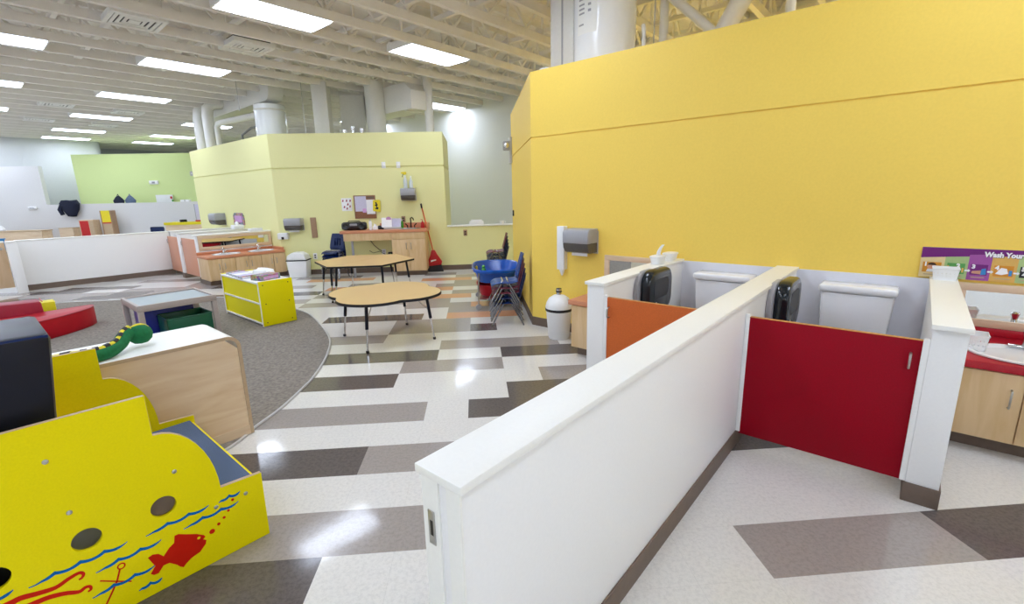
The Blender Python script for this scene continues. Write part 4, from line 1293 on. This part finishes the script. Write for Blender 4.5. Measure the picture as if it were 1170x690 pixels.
# ------------------------------------------------------------------ wash area at the green wall's left side
def low_wall(label, a0, a1, b0, b1):
    t = thingab('partition_wall', label, 'partition', a0, (b0 + b1) / 2)
    h = (b1 - b0) / 2; L = a1 - a0
    MB().box(0, L, -h, h, .0, .878, .002).build('body', 'laminate', t)
    MB().box(-.02, L, -h - .01, h + .01, .878, .9, .003).build('cap', 'cap', t)
    b = MB(); b.box(-.008, L, -h - .008, -h, 0, .1); b.box(-.008, L, h, h + .008, 0, .1); b.box(-.008, 0, -h, h, 0, .1)
    b.build('base_strip', 'vinyl_base', t)
    return t
GA = 4.16
low_wall('short white partition carrying the far mirror and orange counter', 2.83, GA, 10.05, 10.2)
low_wall('short white partition between the two far orange doors', 2.83, GA, 11.12, 11.25)
dv = low_wall('long white low divider running from gate to far orange doors', .64, 2.9, 12.05, 12.2)
low_wall('short white partition behind the left far orange door', 2.93, GA, 12.05, 12.2)
for n, (b0, b1, l) in enumerate(((11.26, 12.04, 'left of the two far orange stall doors'), (10.21, 11.11, 'right of the two far orange stall doors'))):
    t = thingab('stall_door', l, 'door', 2.86, b0, 0, 'far orange doors')
    MB().box(0, .024, 0.005, b1 - b0 - .005, .09, .8, .002).build('panel', 'coral_lam', t)
    MB().tube([(0, b1 - b0 - .06, .66), (-.025, b1 - b0 - .06, .665), (-.025, b1 - b0 - .06, .735), (0, b1 - b0 - .06, .74)], .006).build('handle', 'steel', t)
vanity('maple wash cabinet with six doors beside the far stalls', 'orange counter with two basins beside the far stalls', 2.78, 9.5, GA - 2.782, .54, .53, 'orange_top', 6, wall='B', side_splash=True)
sink('left white oval basin in the far orange counter', 'chrome faucet on the left far basin', W(3.18, 9.73, .531), ROT45, .24, .17)
sink('right white oval basin in the far orange counter', 'chrome faucet on the right far basin', W(3.8, 9.73, .531), ROT45, .24, .17)
framed_mirror('wood-framed mirror over the far orange counter', W(2.84, 10.049), ROT45, 1.31, .61, .876, .06)
# wooden gate left of the divider
g = thingab('gate', 'light wood gate with chrome lever at the left photo edge', 'gate', -.44, 12.12)
MB().box(0, .935, -.02, .02, .08, .87, .003).build('panel', 'gate_wood', g)
MB().box(-.02, .935, -.03, .03, .87, .9, .003).build('top_rail', 'cap', g)
MB().tube([(.88, -.02, .77), (.88, -.07, .77), (.84, -.08, .77), (.66, -.08, .755)], .022, 8).build('lever', 'chrome', g)
gp = thingab('gate_post', 'white end post between the gate and the long divider', 'post', .545, 11.97)
MB().box(-.045, .088, -.2, .08, 0, .878, .003).build('post', 'laminate', gp)
MB().box(-.045, .072, -.21, .06, .878, .9, .003).build('cap', 'cap', gp)

# ------------------------------------------------------------------ toy shelf on the carpet
C = .008
t = thingab('toy_shelf', 'bright yellow two-tier toy shelf with white trim on carpet', 'shelf', 2.19, 5.84, C)
Ls, Ws, Hs = 1.19, .405, .545
for y in (0.0, Ls - .022):
    e = MB().box(0, Ws, y, y + .022, 0, Hs, .003).build('end_panel', 'shelf_yellow', t)
    if y == 0:
        for (x, z) in ((.05, .5), (.35, .5), (.06, .27), (.34, .27), (.05, .04), (.35, .04)):
            MB().lathe([(0, 0), (.007, 0), (.007, .002), (0, .003)], seg=8).xf(Matrix.Translation((x, 0, z)) @ Matrix.Rotation(PI / 2, 4, 'X')).build('bolt', 'slot_dark', e)
MB().box(.012, .02, .022, Ls - .022, .03, Hs - .03).build('back_panel', 'shelf_yellow', t)
for z0 in (.018, .265): MB().box(.0, Ws, .022, Ls - .022, z0, z0 + .02, .002).build('shelf_board', 'cap', t)
MB().box(-.004, Ws, .022, Ls - .022, Hs - .03, Hs - .008, .002).build('top_board', 'cap', t)
f = MB()
f.box(-.004, .0, -.002, .022, 0, Hs); f.box(-.004, 0, Ls - .022, Ls, 0, Hs)
f.build('edge_trim', 'cap', t)
tb = .538 + C
def abox(name, label, cat, a, b, z, dims, m, turn=0.0, part='carton'):
    t = thingab(name, label, cat, a, b, z, None, turn)
    x, y, h = dims
    MB().box(-x / 2, x / 2, -y / 2, y / 2, 0, h, .003).build(part, m, t)
    return t
t = abox('toy_box', 'colourful printed box on the yellow toy shelf', 'box', 2.37, 6.05, tb, (.26, .2, .065), 'print_mix', .25)
MB().box(-.1, .1, -.101, -.1, .015, .05).build('label', 'pink_paper', t)
for k in range(5):
    a, b = 2.29 + .012 * k, 6.36 + .14 * k
    t = thingab('picture_book', ['thin book nearest the printed box on toy shelf', 'second thin book from the printed box', 'third thin book from the printed box', 'fourth thin book from the printed box', 'thin book farthest from the printed box on toy shelf'][k], 'book', a, b, tb, 'books on the toy shelf', .1 * k)
    MB().box(-.1, .1, -.062, .062, 0, .004).build('cover', ['navy_plastic', 'bottle_blue', 'cloth_grey', 'navy_plastic', 'bottle_blue'][k], t)
    MB().box(-.095, .097, -.06, .06, .004, .018).build('pages', 'paper', t)
    MB().box(-.1, .1, -.062, .062, .018, .022).build('cover', ['print_mix', 'lilac_paper', 'paper', 'lilac_paper', 'print_mix'][k], t)
t = thingab('crumpled_paper', 'crumpled white tissue paper behind the printed box on shelf', 'paper', 2.46, 6.32, tb)
cm = MB().lathe([(0, 0), (.1, .0), (.13, .03), (.11, .07), (.06, .09), (0, .095)], seg=14, sx=1.0, sy=1.3)
for v in cm.bm.verts: v.co += Vector((random.uniform(-.015, .015), random.uniform(-.015, .015), random.uniform(0, .015)))
cm.build('sheet', 'paper', t, 10)

# grey activity table with bins
t = thingab('sand_table', 'grey-topped table with taupe frame on the carpet', 'table', 1.02, 5.80, C)
Lt = .71
MB().box(.03, Lt - .03, .03, Lt - .03, .455, .47).build('tabletop', 'table_grey', t)
for (x0, x1, y0, y1) in ((0, Lt, 0, .03), (0, Lt, Lt - .03, Lt), (0, .03, .03, Lt - .03), (Lt - .03, Lt, .03, Lt - .03)):
    MB().box(x0, x1, y0, y1, .42, .485, .003).build('rail', 'table_frame', t)
for x in (0.0, Lt - .05):
    for y in (0.0, Lt - .05): MB().box(x, x + .05, y, y + .05, 0, .42, .003).build('leg', 'table_frame', t)
MB().box(Lt, Lt + .002, .1, .24, .435, .47).build('badge', 'grey_light', t)
def bin_(label, a, b, x, y, h, m, turn=0.0):
    t = thingab('storage_bin', label, 'bin', a, b, C, None, turn)
    w = MB()
    w.box(-x / 2, x / 2, -y / 2, y / 2, 0, .006)
    for (x0, x1, y0, y1) in ((-x / 2, x / 2, -y / 2, -y / 2 + .012), (-x / 2, x / 2, y / 2 - .012, y / 2), (-x / 2, -x / 2 + .012, -y / 2, y / 2), (x / 2 - .012, x / 2, -y / 2, y / 2)):
        w.box(x0, x1, y0, y1, 0, h, .002)
    w.build('box', m, t)
    r = MB().tube([(-x / 2, -y / 2, h), (x / 2, -y / 2, h), (x / 2, y / 2, h), (-x / 2, y / 2, h)], .009, 6, True)
    r.build('rim', m, t)
bin_('green plastic bin under the grey-topped table', 1.46, 6.02, .42, .36, .29, 'bin_green')
bin_('blue plastic bin behind the green bin under table', 1.36, 6.37, .5, .28, .35, 'bin_blue')

# soft play blocks
t = thing('foam_arc', 'red foam arc block lying on the carpet', 'foam block', W(.55, 7.5, C), ROT45)
pts = [(-.6, -.25), (-.32, -.28), (-.12, -.19), (.08, -.05), (.24, .1), (.34, .22), (.40, .34), (.415, .42), (.39, .47), (.3, .47), (-.6, .36)]
MB().prism(pts, 0, .23, 'z', .012).build('cover', 'foam_red', t)
MB().tube([(p[0], p[1], .225) for p in pts], .005, 6, True).build('seam', 'foam_maroon', t)
t = thing('foam_slab', 'taller dark red foam slab behind the navy block', 'foam block', W(.1, 8.05, C), ROT45)
MB().prism([(-.55, 0), (.42, 0), (.40, .36), (-.6, .4)], -.14, .14, 'y', .02).build('cover', 'foam_maroon', t)
MB().tube([(.41, -.142, .36), (.41, .142, .36)], .006, 6).build('seam', 'foam_red', t)
t = thing('foam_cube', 'small yellow foam block behind the red foam arc', 'foam block', W(.6, 9.3, C), ROT45)
MB().box(-.1, .12, -.12, .12, 0, .155, .015).build('cover', 'foam_yellow', t)
MB().tube([(-.1, -.12, .15), (.12, -.12, .15), (.12, .12, .15), (-.1, .12, .15)], .004, 6, True).build('seam', 'foam_yellow', t)
# ------------------------------------------------------------------ birch bookcase with plush snake
t = thingab('bookcase', 'low birch bookcase with glossy white top, back turned to camera', 'bookcase', -.55, 3.155, C)
L, Dp, H = 1.58, .48, .672
side = [(0, 0), (L, 0), (L, H - .075)] + [(L - .075 + .075 * math.cos(q), H - .075 + .075 * math.sin(q)) for q in [i * PI / 16 for i in range(1, 9)]] + [(0, H)]
MB().prism([(.012, .06), (L - .02, .06), (L - .02, H - .085), (L - .085, H - .02), (.012, H - .02)], .004, .02, 'y').build('back_panel', 'birch', t)
# bent shell: end and top in one white-faced ply
shell = [(L, 0.0), (L, H - .075)] + [(L - .075 + .075 * math.cos(q), H - .075 + .075 * math.sin(q)) for q in [i * PI / 16 for i in range(1, 9)]] + [(0, H)]
inner = [(0, H - .02), (L - .078, H - .02)] + [(L - .075 + .055 * math.cos(q), H - .075 + .055 * math.sin(q)) for q in [i * PI / 16 for i in range(8, -1, -1)]] + [(L - .02, 0)]
MB().prism(shell + inner, 0.003, Dp, 'y').build('top', 'cap', t)
MB().prism(shell + inner, -.002, .003, 'y').build('edge_band', 'stone', t)
MB().box(0, .02, .003, Dp, 0, H - .02).build('end_panel', 'birch', t)
MB().box(.012, L - .02, -.001, .016, .0, .06).build('kickboard', 'maple_frame', t)
for z in (.06, .35): MB().box(.02, L - .02, .02, Dp, z, z + .018).build('shelf_board', 'birch', t)

ztop = H + C
sn = thingab('plush_snake', 'green plush snake with yellow and black back on bookcase top', 'plush toy', .55, 3.33, ztop)
path = [(-.42, -.02, .035), (-.34, -.06, .035), (-.25, -.105, .035), (-.19, -.11, .035), (-.13, -.09, .04), (-.08, -.04, .055), (-.045, 0.0, .085), (-.01, .02, .1)]
sp_ = []
for i in range(len(path) - 1):
    p0 = Vector(path[max(i - 1, 0)]); p1 = Vector(path[i]); p2 = Vector(path[i + 1]); p3 = Vector(path[min(i + 2, len(path) - 1)])
    for k in range(5):
        q = k / 5
        sp_.append(.5 * (2 * p1 + (p2 - p0) * q + (2 * p0 - 5 * p1 + 4 * p2 - p3) * q * q + (3 * p1 - p0 - 3 * p2 + p3) * q ** 3))
rad = [.02 + .016 * min(1, i / 8) for i in range(len(sp_))]
MB().tube(sp_, rad, 12).build('body', 'snake_green', sn)
hd = MB().lathe([(0, -.058), (.03, -.05), (.05, -.028), (.056, 0), (.05, .028), (.03, .05), (0, .058)], (.03, .03, .075), 18, 1.12, .95)
hd.build('head', 'snake_green', sn)
b = MB().tube([p + Vector((0, 0, r * .8)) for p, r in zip(sp_, rad)], [r * .42 for r in rad], 8).build('back_stripe', 'snake_yellow', sn)
for k in range(2, len(sp_) - 4, 4):
    MB().tube([sp_[k] + Vector((0, 0, rad[k] * .86)), sp_[k + 2] + Vector((0, 0, rad[k + 2] * .86))], [rad[k] * .45, rad[k + 2] * .45], 8).build('spot', 'black', b)
MB().tube([(.03 + .05 * math.cos(a) , .03, .078 + .052 * math.sin(a)) for a in [i * PI / 10 for i in range(-1, 11)]], .009, 8).build('crest', 'snake_yellow', sn)

# ------------------------------------------------------------------ yellow play boat
bt = thingab('play_boat', 'bright yellow wooden play boat with sea pictures on its side', 'play boat', 0, 2.09, 0)
def hull_profile(z1):
    o = [(-1.1, 0.003), (.68, .003), (.683, .312), (.522, .322)]
    # quarter round shoulder
    for k in range(1, 10):
        a = k * PI / 2 / 10
        o.append((.336 + .186 * math.cos(a), .322 + .32 * math.sin(a)))
    o += [(.336, .642), (.335, .803), (-1.1, .806)]
    return o
prof = hull_profile(0)
MB().plate(prof, [(.325, .345, .042), (.098, .342, .042), (-.13, .338, .042), (-.36, .334, .042)], 0.0, .02, 'y').build('side_panel', 'boat_yellow', bt, 0)
MB().plate(prof, [(.325, .345, .042), (.098, .342, .042), (-.13, .338, .042), (-.36, .334, .042)], .91, .93, 'y').build('side_panel', 'boat_yellow', bt, 0)
def edge(y0, y1, pts):
    b = MB()
    for p, q in zip(pts, pts[1:]):
        b.obox((p[0], (y0 + y1) / 2, p[1]), (q[0], (y0 + y1) / 2, q[1]), y1 - y0 - .002, .002)
    return b
for y in (0.0, .91):
    edge(y, y + .02, prof[2:]).build('edge_band', 'stone', bt, 0)
MB().box(.33, .665, .02, .91, .262, .28).build('deck', 'pinkwood', bt)
MB().box(.345, .66, .022, .908, .28, .292, .004).build('deck_carpet', 'blue_carpet', bt)
MB().box(.313, .33, .031, .91, .05, .47, .002).build('bulkhead', 'pinkwood', bt)
MB().box(.665, .677, .02, .91, .0, .275, .002).build('end_board', 'boat_yellow', bt)
MB().box(-1.09, .25, .112, .91, .42, .438).build('floor_board', 'pinkwood', bt)
MB().box(.22, .42, .021, .029, .2, .43).build('inner_panel', 'vinyl_base', bt)
MB().box(.331, .345, .05, .9, .03, .26).build('riser', 'vinyl_base', bt)
MB().box(.0, .24, .1, .11, .03, .42).build('inner_panel', 'grey_plastic', bt)
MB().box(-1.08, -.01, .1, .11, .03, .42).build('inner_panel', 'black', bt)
for (x, z) in ((.049, .672), (.073, .467), (.379, .471), (.494, .246), (.61, .248)):
    MB().lathe([(0, 0), (.0085, 0), (.0085, .002), (.005, .004), (0, .004)], seg=12).xf(Matrix.Translation((x, 0, z)) @ Matrix.Rotation(PI / 2, 4, 'X')).build('bolt', 'steel', bt)
# pictures on the side
def wave(x0, x1, z0, z1, n, name='wave'):
    top, bot = [], []
    N = 10 * n
    for k in range(N + 1):
        u = k / N
        x = x0 + (x1 - x0) * u
        z = z0 + (z1 - z0) * u
        ph = (u * n) % 1.0
        if k == N: ph = 1.0
        s = 4 * ph * (1 - ph)
        th = .0105 * min(1, u / .18 + .02) * min(1, (1 - u) / .12 + .02)
        z += -.008 * s + (-.012 * (1 - u / .12) if u < .12 else 0)
        top.append((x, z + th / 2 + .003 * (1 - s))); bot.append((x, z - th / 2))
    return MB().prism(top + bot[::-1], -.0013, 0.0, 'y').build(name, 'decal_blue', bt, 0)
wave(.254, .470, .268, .268, 3); wave(.372, .578, .226, .226, 3); wave(.505, .59, .270, .268, 2)
wave(-.063, .2, .272, .268, 4); wave(.099, .297, .214, .214, 3); wave(.074, .262, .124, .121, 3); wave(.2, .275, .06, .054, 2); wave(-.22, -.095, .275, .277, 2)
fish = [(.244, .095), (.262, .118), (.246, .166), (.262, .170), (.279, .162), (.293, .142), (.315, .165), (.333, .176), (.339, .205), (.352, .205), (.377, .188), (.411, .168), (.434, .148), (.438, .138), (.428, .132), (.439, .122), (.434, .106), (.41, .083), (.379, .076), (.359, .064), (.347, .053), (.336, .064), (.328, .078), (.306, .102), (.287, .104), (.267, .082), (.252, .084)]
fo = MB().prism(fish, -.0013, 0.0, 'y').build('fish', 'decal_red', bt, 0)
MB().lathe([(0, 0), (.006, 0), (0, .0012)], seg=12).xf(Matrix.Translation((.415, -.0013, .147)) @ Matrix.Rotation(PI / 2, 4, 'X')).build('eye', 'boat_yellow', fo)
for (x, z, r) in ((.464, .147, .0105), (.492, .166, .0065), (.515, .184, .006), (.535, .206, .0055), (.557, .246, .006)):
    MB().lathe([(0, 0), (r, 0), (r, .0013), (0, .0014)], seg=14).xf(Matrix.Translation((x, 0, z)) @ Matrix.Rotation(PI / 2, 4, 'X')).build('bubble', 'decal_red', bt)
an = MB()
ring = [(.168 + .0105 * math.cos(q), .184 + .0105 * math.sin(q)) for q in [i * PI / 10 for i in range(20)]]
def ribbon(mb, pts, w, closed=False):
    P = [Vector((p[0], p[1])) for p in pts]
    n = len(P)
    W_ = w if isinstance(w, (list, tuple)) else [w] * n
    t_, b_ = [], []
    for i in range(n):
        d = (P[(i + 1) % n] - P[i - 1]) if closed else (P[min(i + 1, n - 1)] - P[max(i - 1, 0)])
        d.normalize(); nn = Vector((-d.y, d.x)) * W_[i] / 2
        t_.append(tuple(P[i] + nn)); b_.append(tuple(P[i] - nn))
    for i in range(n if closed else n - 1):
        j = (i + 1) % n
        mb.prism([t_[i], t_[j], b_[j], b_[i]], -.0012, 0.0, 'y')
ribbon(an, ring, .0045, True)
ribbon(an, [(.162, .174), (.147, .133), (.125, .095), (.1, .055), (.085, .02)], .0055)
ribbon(an, [(.104, .166), (.145, .134), (.186, .104)], .0045)
ribbon(an, [(.045, .06), (.055, .03), (.085, .02), (.12, .022), (.14, .035)], .006)
an.build('anchor', 'decal_red', bt, 0)
def arm(pts, w0, w1):
    sp = []
    n = len(pts)
    for i in range(n - 1):
        p0, p1, p2, p3 = (Vector(pts[min(max(i + k, 0), n - 1)]) for k in (-1, 0, 1, 2))
        for k in range(5):
            q = k / 5
            sp.append(.5 * (2 * p1 + (p2 - p0) * q + (2 * p0 - 5 * p1 + 4 * p2 - p3) * q * q + (3 * p1 - p0 - 3 * p2 + p3) * q ** 3))
    mb = MB(); ribbon(mb, sp, [w0 + (w1 - w0) * i / len(sp) for i in range(len(sp))])
    return mb.build('tentacle', 'decal_red', bt, 0)
arm([(-.16, .235), (-.109, .237), (-.084, .238), (-.042, .226), (-.004, .219), (.03, .229), (.058, .233), (.068, .222), (.062, .21), (.052, .209)], .022, .006)
arm([(-.14, .2), (-.057, .198), (-.022, .194), (.016, .18), (.046, .163), (.064, .168), (.076, .163), (.076, .15), (.066, .148)], .02, .006)
# navy cushioned block in the boat
nb = thingab('cushion_block', 'tall navy vinyl cushion block standing inside the yellow boat', 'cushion', -.25, 2.44, .439)
cb_ = MB().prism([(-.45, 0), (.318, 0), (.393, .64), (-.45, .64)], -.26, .16, 'y', .022)
cb_.build('cover', 'navy_vinyl', nb)
MB().tube([(-.44, -.252, .628), (.382, -.252, .628), (.382, .152, .628), (-.44, .152, .628)], .006, 6, True).build('piping', 'navy_plastic', nb)
MB().tube([(.05, -.262, .02), (.05, -.262, .61), (.05, -.24, .641), (.05, .14, .641)], .004, 6).build('seam', 'navy_plastic', nb)

# ------------------------------------------------------------------ the far rooms
def far(name, label, cat, x, y, z, parts, group=None, rot=0.0):
    t = thing(name, label, cat, (x, y, z), rot, group)
    for nm, mm, mb in parts: mb.build(nm, mm, t)
    return t
HY = 17.6
cm = MB().lathe([(0, -.32), (.12, -.3), (.2, -.1), (.26, .1), (.2, .2), (0, .22)], seg=16, sx=1.2, sy=.5)
for v in cm.bm.verts: v.co += Vector((random.uniform(-.03, .03), random.uniform(-.02, .02), random.uniform(-.03, .03)))
far('coat', 'dark navy coat hung over the half wall at far left', 'coat', -13.72, HY - .12, 1.42, [('body', 'cloth_dark', cm), ('sleeve', 'cloth_dark', MB().tube([(-.2, -.05, .05), (-.3, -.06, -.1), (-.24, -.06, -.26)], [.08, .07, .06], 8))])
for k, (x, mm, l) in enumerate(((-12.25, 'cloth_dark', 'dark cloth bag on top of the far half wall'), (-11.87, 'cloth_grey', 'blue-grey cloth bag beside the dark bag on half wall'))):
    far('cloth_bag', l, 'bag', x, HY + .07, 1.505, [('body', mm, MB().lathe([(0, 0), (.17, .0), (.19, .08), (.12, .17), (.05, .24), (0, .25)], seg=12, sx=1, sy=.4)), ('handle', mm, MB().tube([(-.05, 0, .2), (0, 0, .3), (.05, 0, .2)], .012, 6))], 'bags on the half wall')
far('whiteboard', 'small white poster board leaning on the lime wall', 'board', -10.95, 18.1, 1.4, [('sheet', 'paper', MB().box(-.33, .24, -.01, .01, 0, .36)), ('magnet', 'red_toy', MB().box(.16, .22, -.02, -.01, .22, .3)), ('magnet', 'toy_green', MB().box(.2, .25, -.02, -.01, .12, .18))])
far('paper_stack', 'small white paper pile on the right end of half wall', 'paper', -10.05, HY + .08, 1.505, [('sheets', 'paper', MB().box(-.15, .15, -.06, .06, 0, .07)), ('band', 'grey_light', MB().box(-.02, .02, -.062, .062, 0, .072))])
far('alarm_box', 'small white device high on the lime green wall', 'device', -11.3, 18.2, 2.13, [('case', 'white_plastic', MB().box(-.15, .15, -.06, 0, 0, .13, .01)), ('lens', 'grey_plastic', MB().box(-.05, .05, -.07, -.06, .03, .09))])
far('wall_switch', 'small grey plate high at the right end of lime wall', 'switch', -9.98, 18.2, 2.4, [('plate', 'grey_light', MB().box(-.06, .06, -.015, 0, 0, .15)), ('rocker', 'white_plastic', MB().box(-.02, .02, -.022, -.015, .05, .1))])
far('wall_thermostat', 'small white device on the tall far left wall', 'device', -15.0, HY, 1.36, [('case', 'white_plastic', MB().box(-.13, .13, -.06, 0, 0, .1, .02)), ('grille', 'grey_plastic', MB().box(-.07, .07, -.066, -.06, .02, .06))])
far('activity_board', 'red-faced wooden play panel against the far half wall', 'panel', -12.9, HY - .5, 0, [('frame', 'maple_frame', MB().box(-.25, .2, -.15, .15, 0, .98)), ('panel', 'red_toy', MB().box(-.22, .05, -.16, -.15, .3, .95)), ('panel', 'stone', MB().box(.07, .19, -.16, -.15, .3, .95))])
far('easel', 'yellow-topped wooden easel board by the far half wall', 'easel', -12.4, HY - .4, 0, [('board', 'yellow_paper', MB().box(-.16, .12, -.03, .03, .85, 1.27)), ('panel', 'stone', MB().box(-.16, .12, -.03, .03, .3, .84)), ('leg', 'brown_strip', MB().box(-.19, -.16, -.04, .2, 0, 1.27)), ('leg', 'brown_strip', MB().box(.12, .15, -.04, .2, 0, 1.27)), ('strip', 'red_toy', MB().box(-.16, .12, -.034, -.03, .84, .88))])
far('wooden_box', 'plain wooden box left of the red play panel', 'box', -13.6, HY - .5, 0, [('carcass', 'maple_frame', MB().box(-.22, .22, -.15, .15, 0, .72)), ('lid', 'stone', MB().box(-.23, .23, -.16, .16, .72, .74))])
far('low_cabinet', 'long birch cabinet behind the divider at far left', 'cabinet', -15.1, HY - .6, 0, [('carcass', 'birch', MB().box(-.85, .85, -.2, .2, 0, .66)), ('top', 'stone', MB().box(-.87, .87, -.22, .22, .66, .69))])
far('paper_cup_stack', 'small white bundle on the long birch cabinet', 'bundle', -15.65, HY - .6, .69, [('wrap', 'paper', MB().lathe([(0, 0), (.12, 0), (.1, .08), (.05, .16), (0, .17)], seg=12)), ('band', 'grey_light', MB().lathe([(.122, .01), (.122, .03), (.115, .03)], seg=12))])
far('storage_bin', 'light blue bin at the left photo edge beyond the gate', 'bin', -14.0, 14.6, 0, [('box', 'print_blue', MB().prism([(-.35, 0), (.35, 0), (.4, .55), (-.4, .55)], -.2, .2, 'y')), ('rim', 'print_blue', MB().box(-.42, .42, -.22, .22, .55, .58))])
# things beyond the far wash area
far('side_table', 'yellow-topped table beyond the far towel dispenser', 'table', -9.2, 16.4, 0, [('tabletop', 'foam_yellow', MB().box(-.75, .5, -.3, .3, .78, .86)), ('apron', 'birch', MB().box(-.72, .47, -.28, .28, .6, .78)), ('leg', 'black', MB().box(-.72, -.66, -.28, -.22, 0, .6)), ('leg', 'black', MB().box(.4, .46, -.28, -.22, 0, .6))])
far('paper_roll', 'dark tape roll on the far yellow-topped table', 'roll', -9.45, 16.3, .86, [('roll', 'black', MB().lathe([(.05, 0), (.1, 0), (.1, .08), (.05, .08), (.05, 0)], seg=14)), ('core', 'paper', MB().lathe([(.03, .0), (.05, 0), (.05, .075), (.03, .075), (.03, 0)], seg=12))])
far('notice_frame', 'red-edged notice frame standing on the far yellow table', 'frame', -8.85, 16.35, .86, [('frame', 'red_toy', MB().box(-.24, .24, -.02, .02, 0, .05)), ('sheet', 'lilac_paper', MB().box(-.2, .2, -.01, .01, .06, .55)), ('post', 'grey_plastic', MB().box(-.22, -.2, -.012, .012, .05, .56)), ('post', 'grey_plastic', MB().box(.2, .22, -.012, .012, .05, .56))])
far('child_chair', 'small navy chair back left of the far yellow table', 'chair', -10.15, 15.9, 0, [('seat', 'navy_plastic', MB().box(-.18, .18, -.17, .17, .3, .33, .01)), ('backrest', 'navy_plastic', MB().box(-.2, .2, .15, .18, .36, .74, .04)), ('leg', 'chrome', MB().cyl((-.16, -.15, 0), (-.15, -.14, .3), .012)), ('leg', 'chrome', MB().cyl((.16, -.15, 0), (.15, -.14, .3), .012)), ('leg', 'chrome', MB().cyl((-.16, .16, 0), (-.15, .15, .4), .012)), ('leg', 'chrome', MB().cyl((.16, .16, 0), (.15, .15, .4), .012))])
towel_dispenser('round-fronted grey towel dispenser above the far stalls', W(4.161, 12.62, .95), ROT45, .42, .27, .24, False)
far('picture_card', 'purple picture card with rounded top on the far green wall', 'picture', *W(4.145, 11.6, .97), [('card', 'print_mix', MB().prism([(-.3, 0), (.3, 0), (.3, .2), (.22, .26), (-.22, .26), (-.3, .2)], 0, .012, 'x')), ('photo', 'pink_paper', MB().box(-.006, 0, -.2, .2, .06, .2))], None, ROT45)
far('tissue_pack', 'white tissue pack on the cap of the far middle partition', 'tissues', *W(3.95, 11.2, .9), [('pack', 'paper', MB().box(-.1, .1, -.12, .1, 0, .09, .02)), ('tissue', 'paper', MB().lathe([(.03, 0), (.04, .05), (.0, .09)], (0, 0, .08), 8))], None, ROT45)
far('towel_pack', 'flat white pack on the far mirror partition cap', 'pack', *W(3.9, 10.13, .9), [('pack', 'paper', MB().box(-.12, .12, -.06, .06, 0, .05, .01)), ('flap', 'white_plastic', MB().box(-.05, .05, -.03, .03, .05, .056))], None, ROT45)
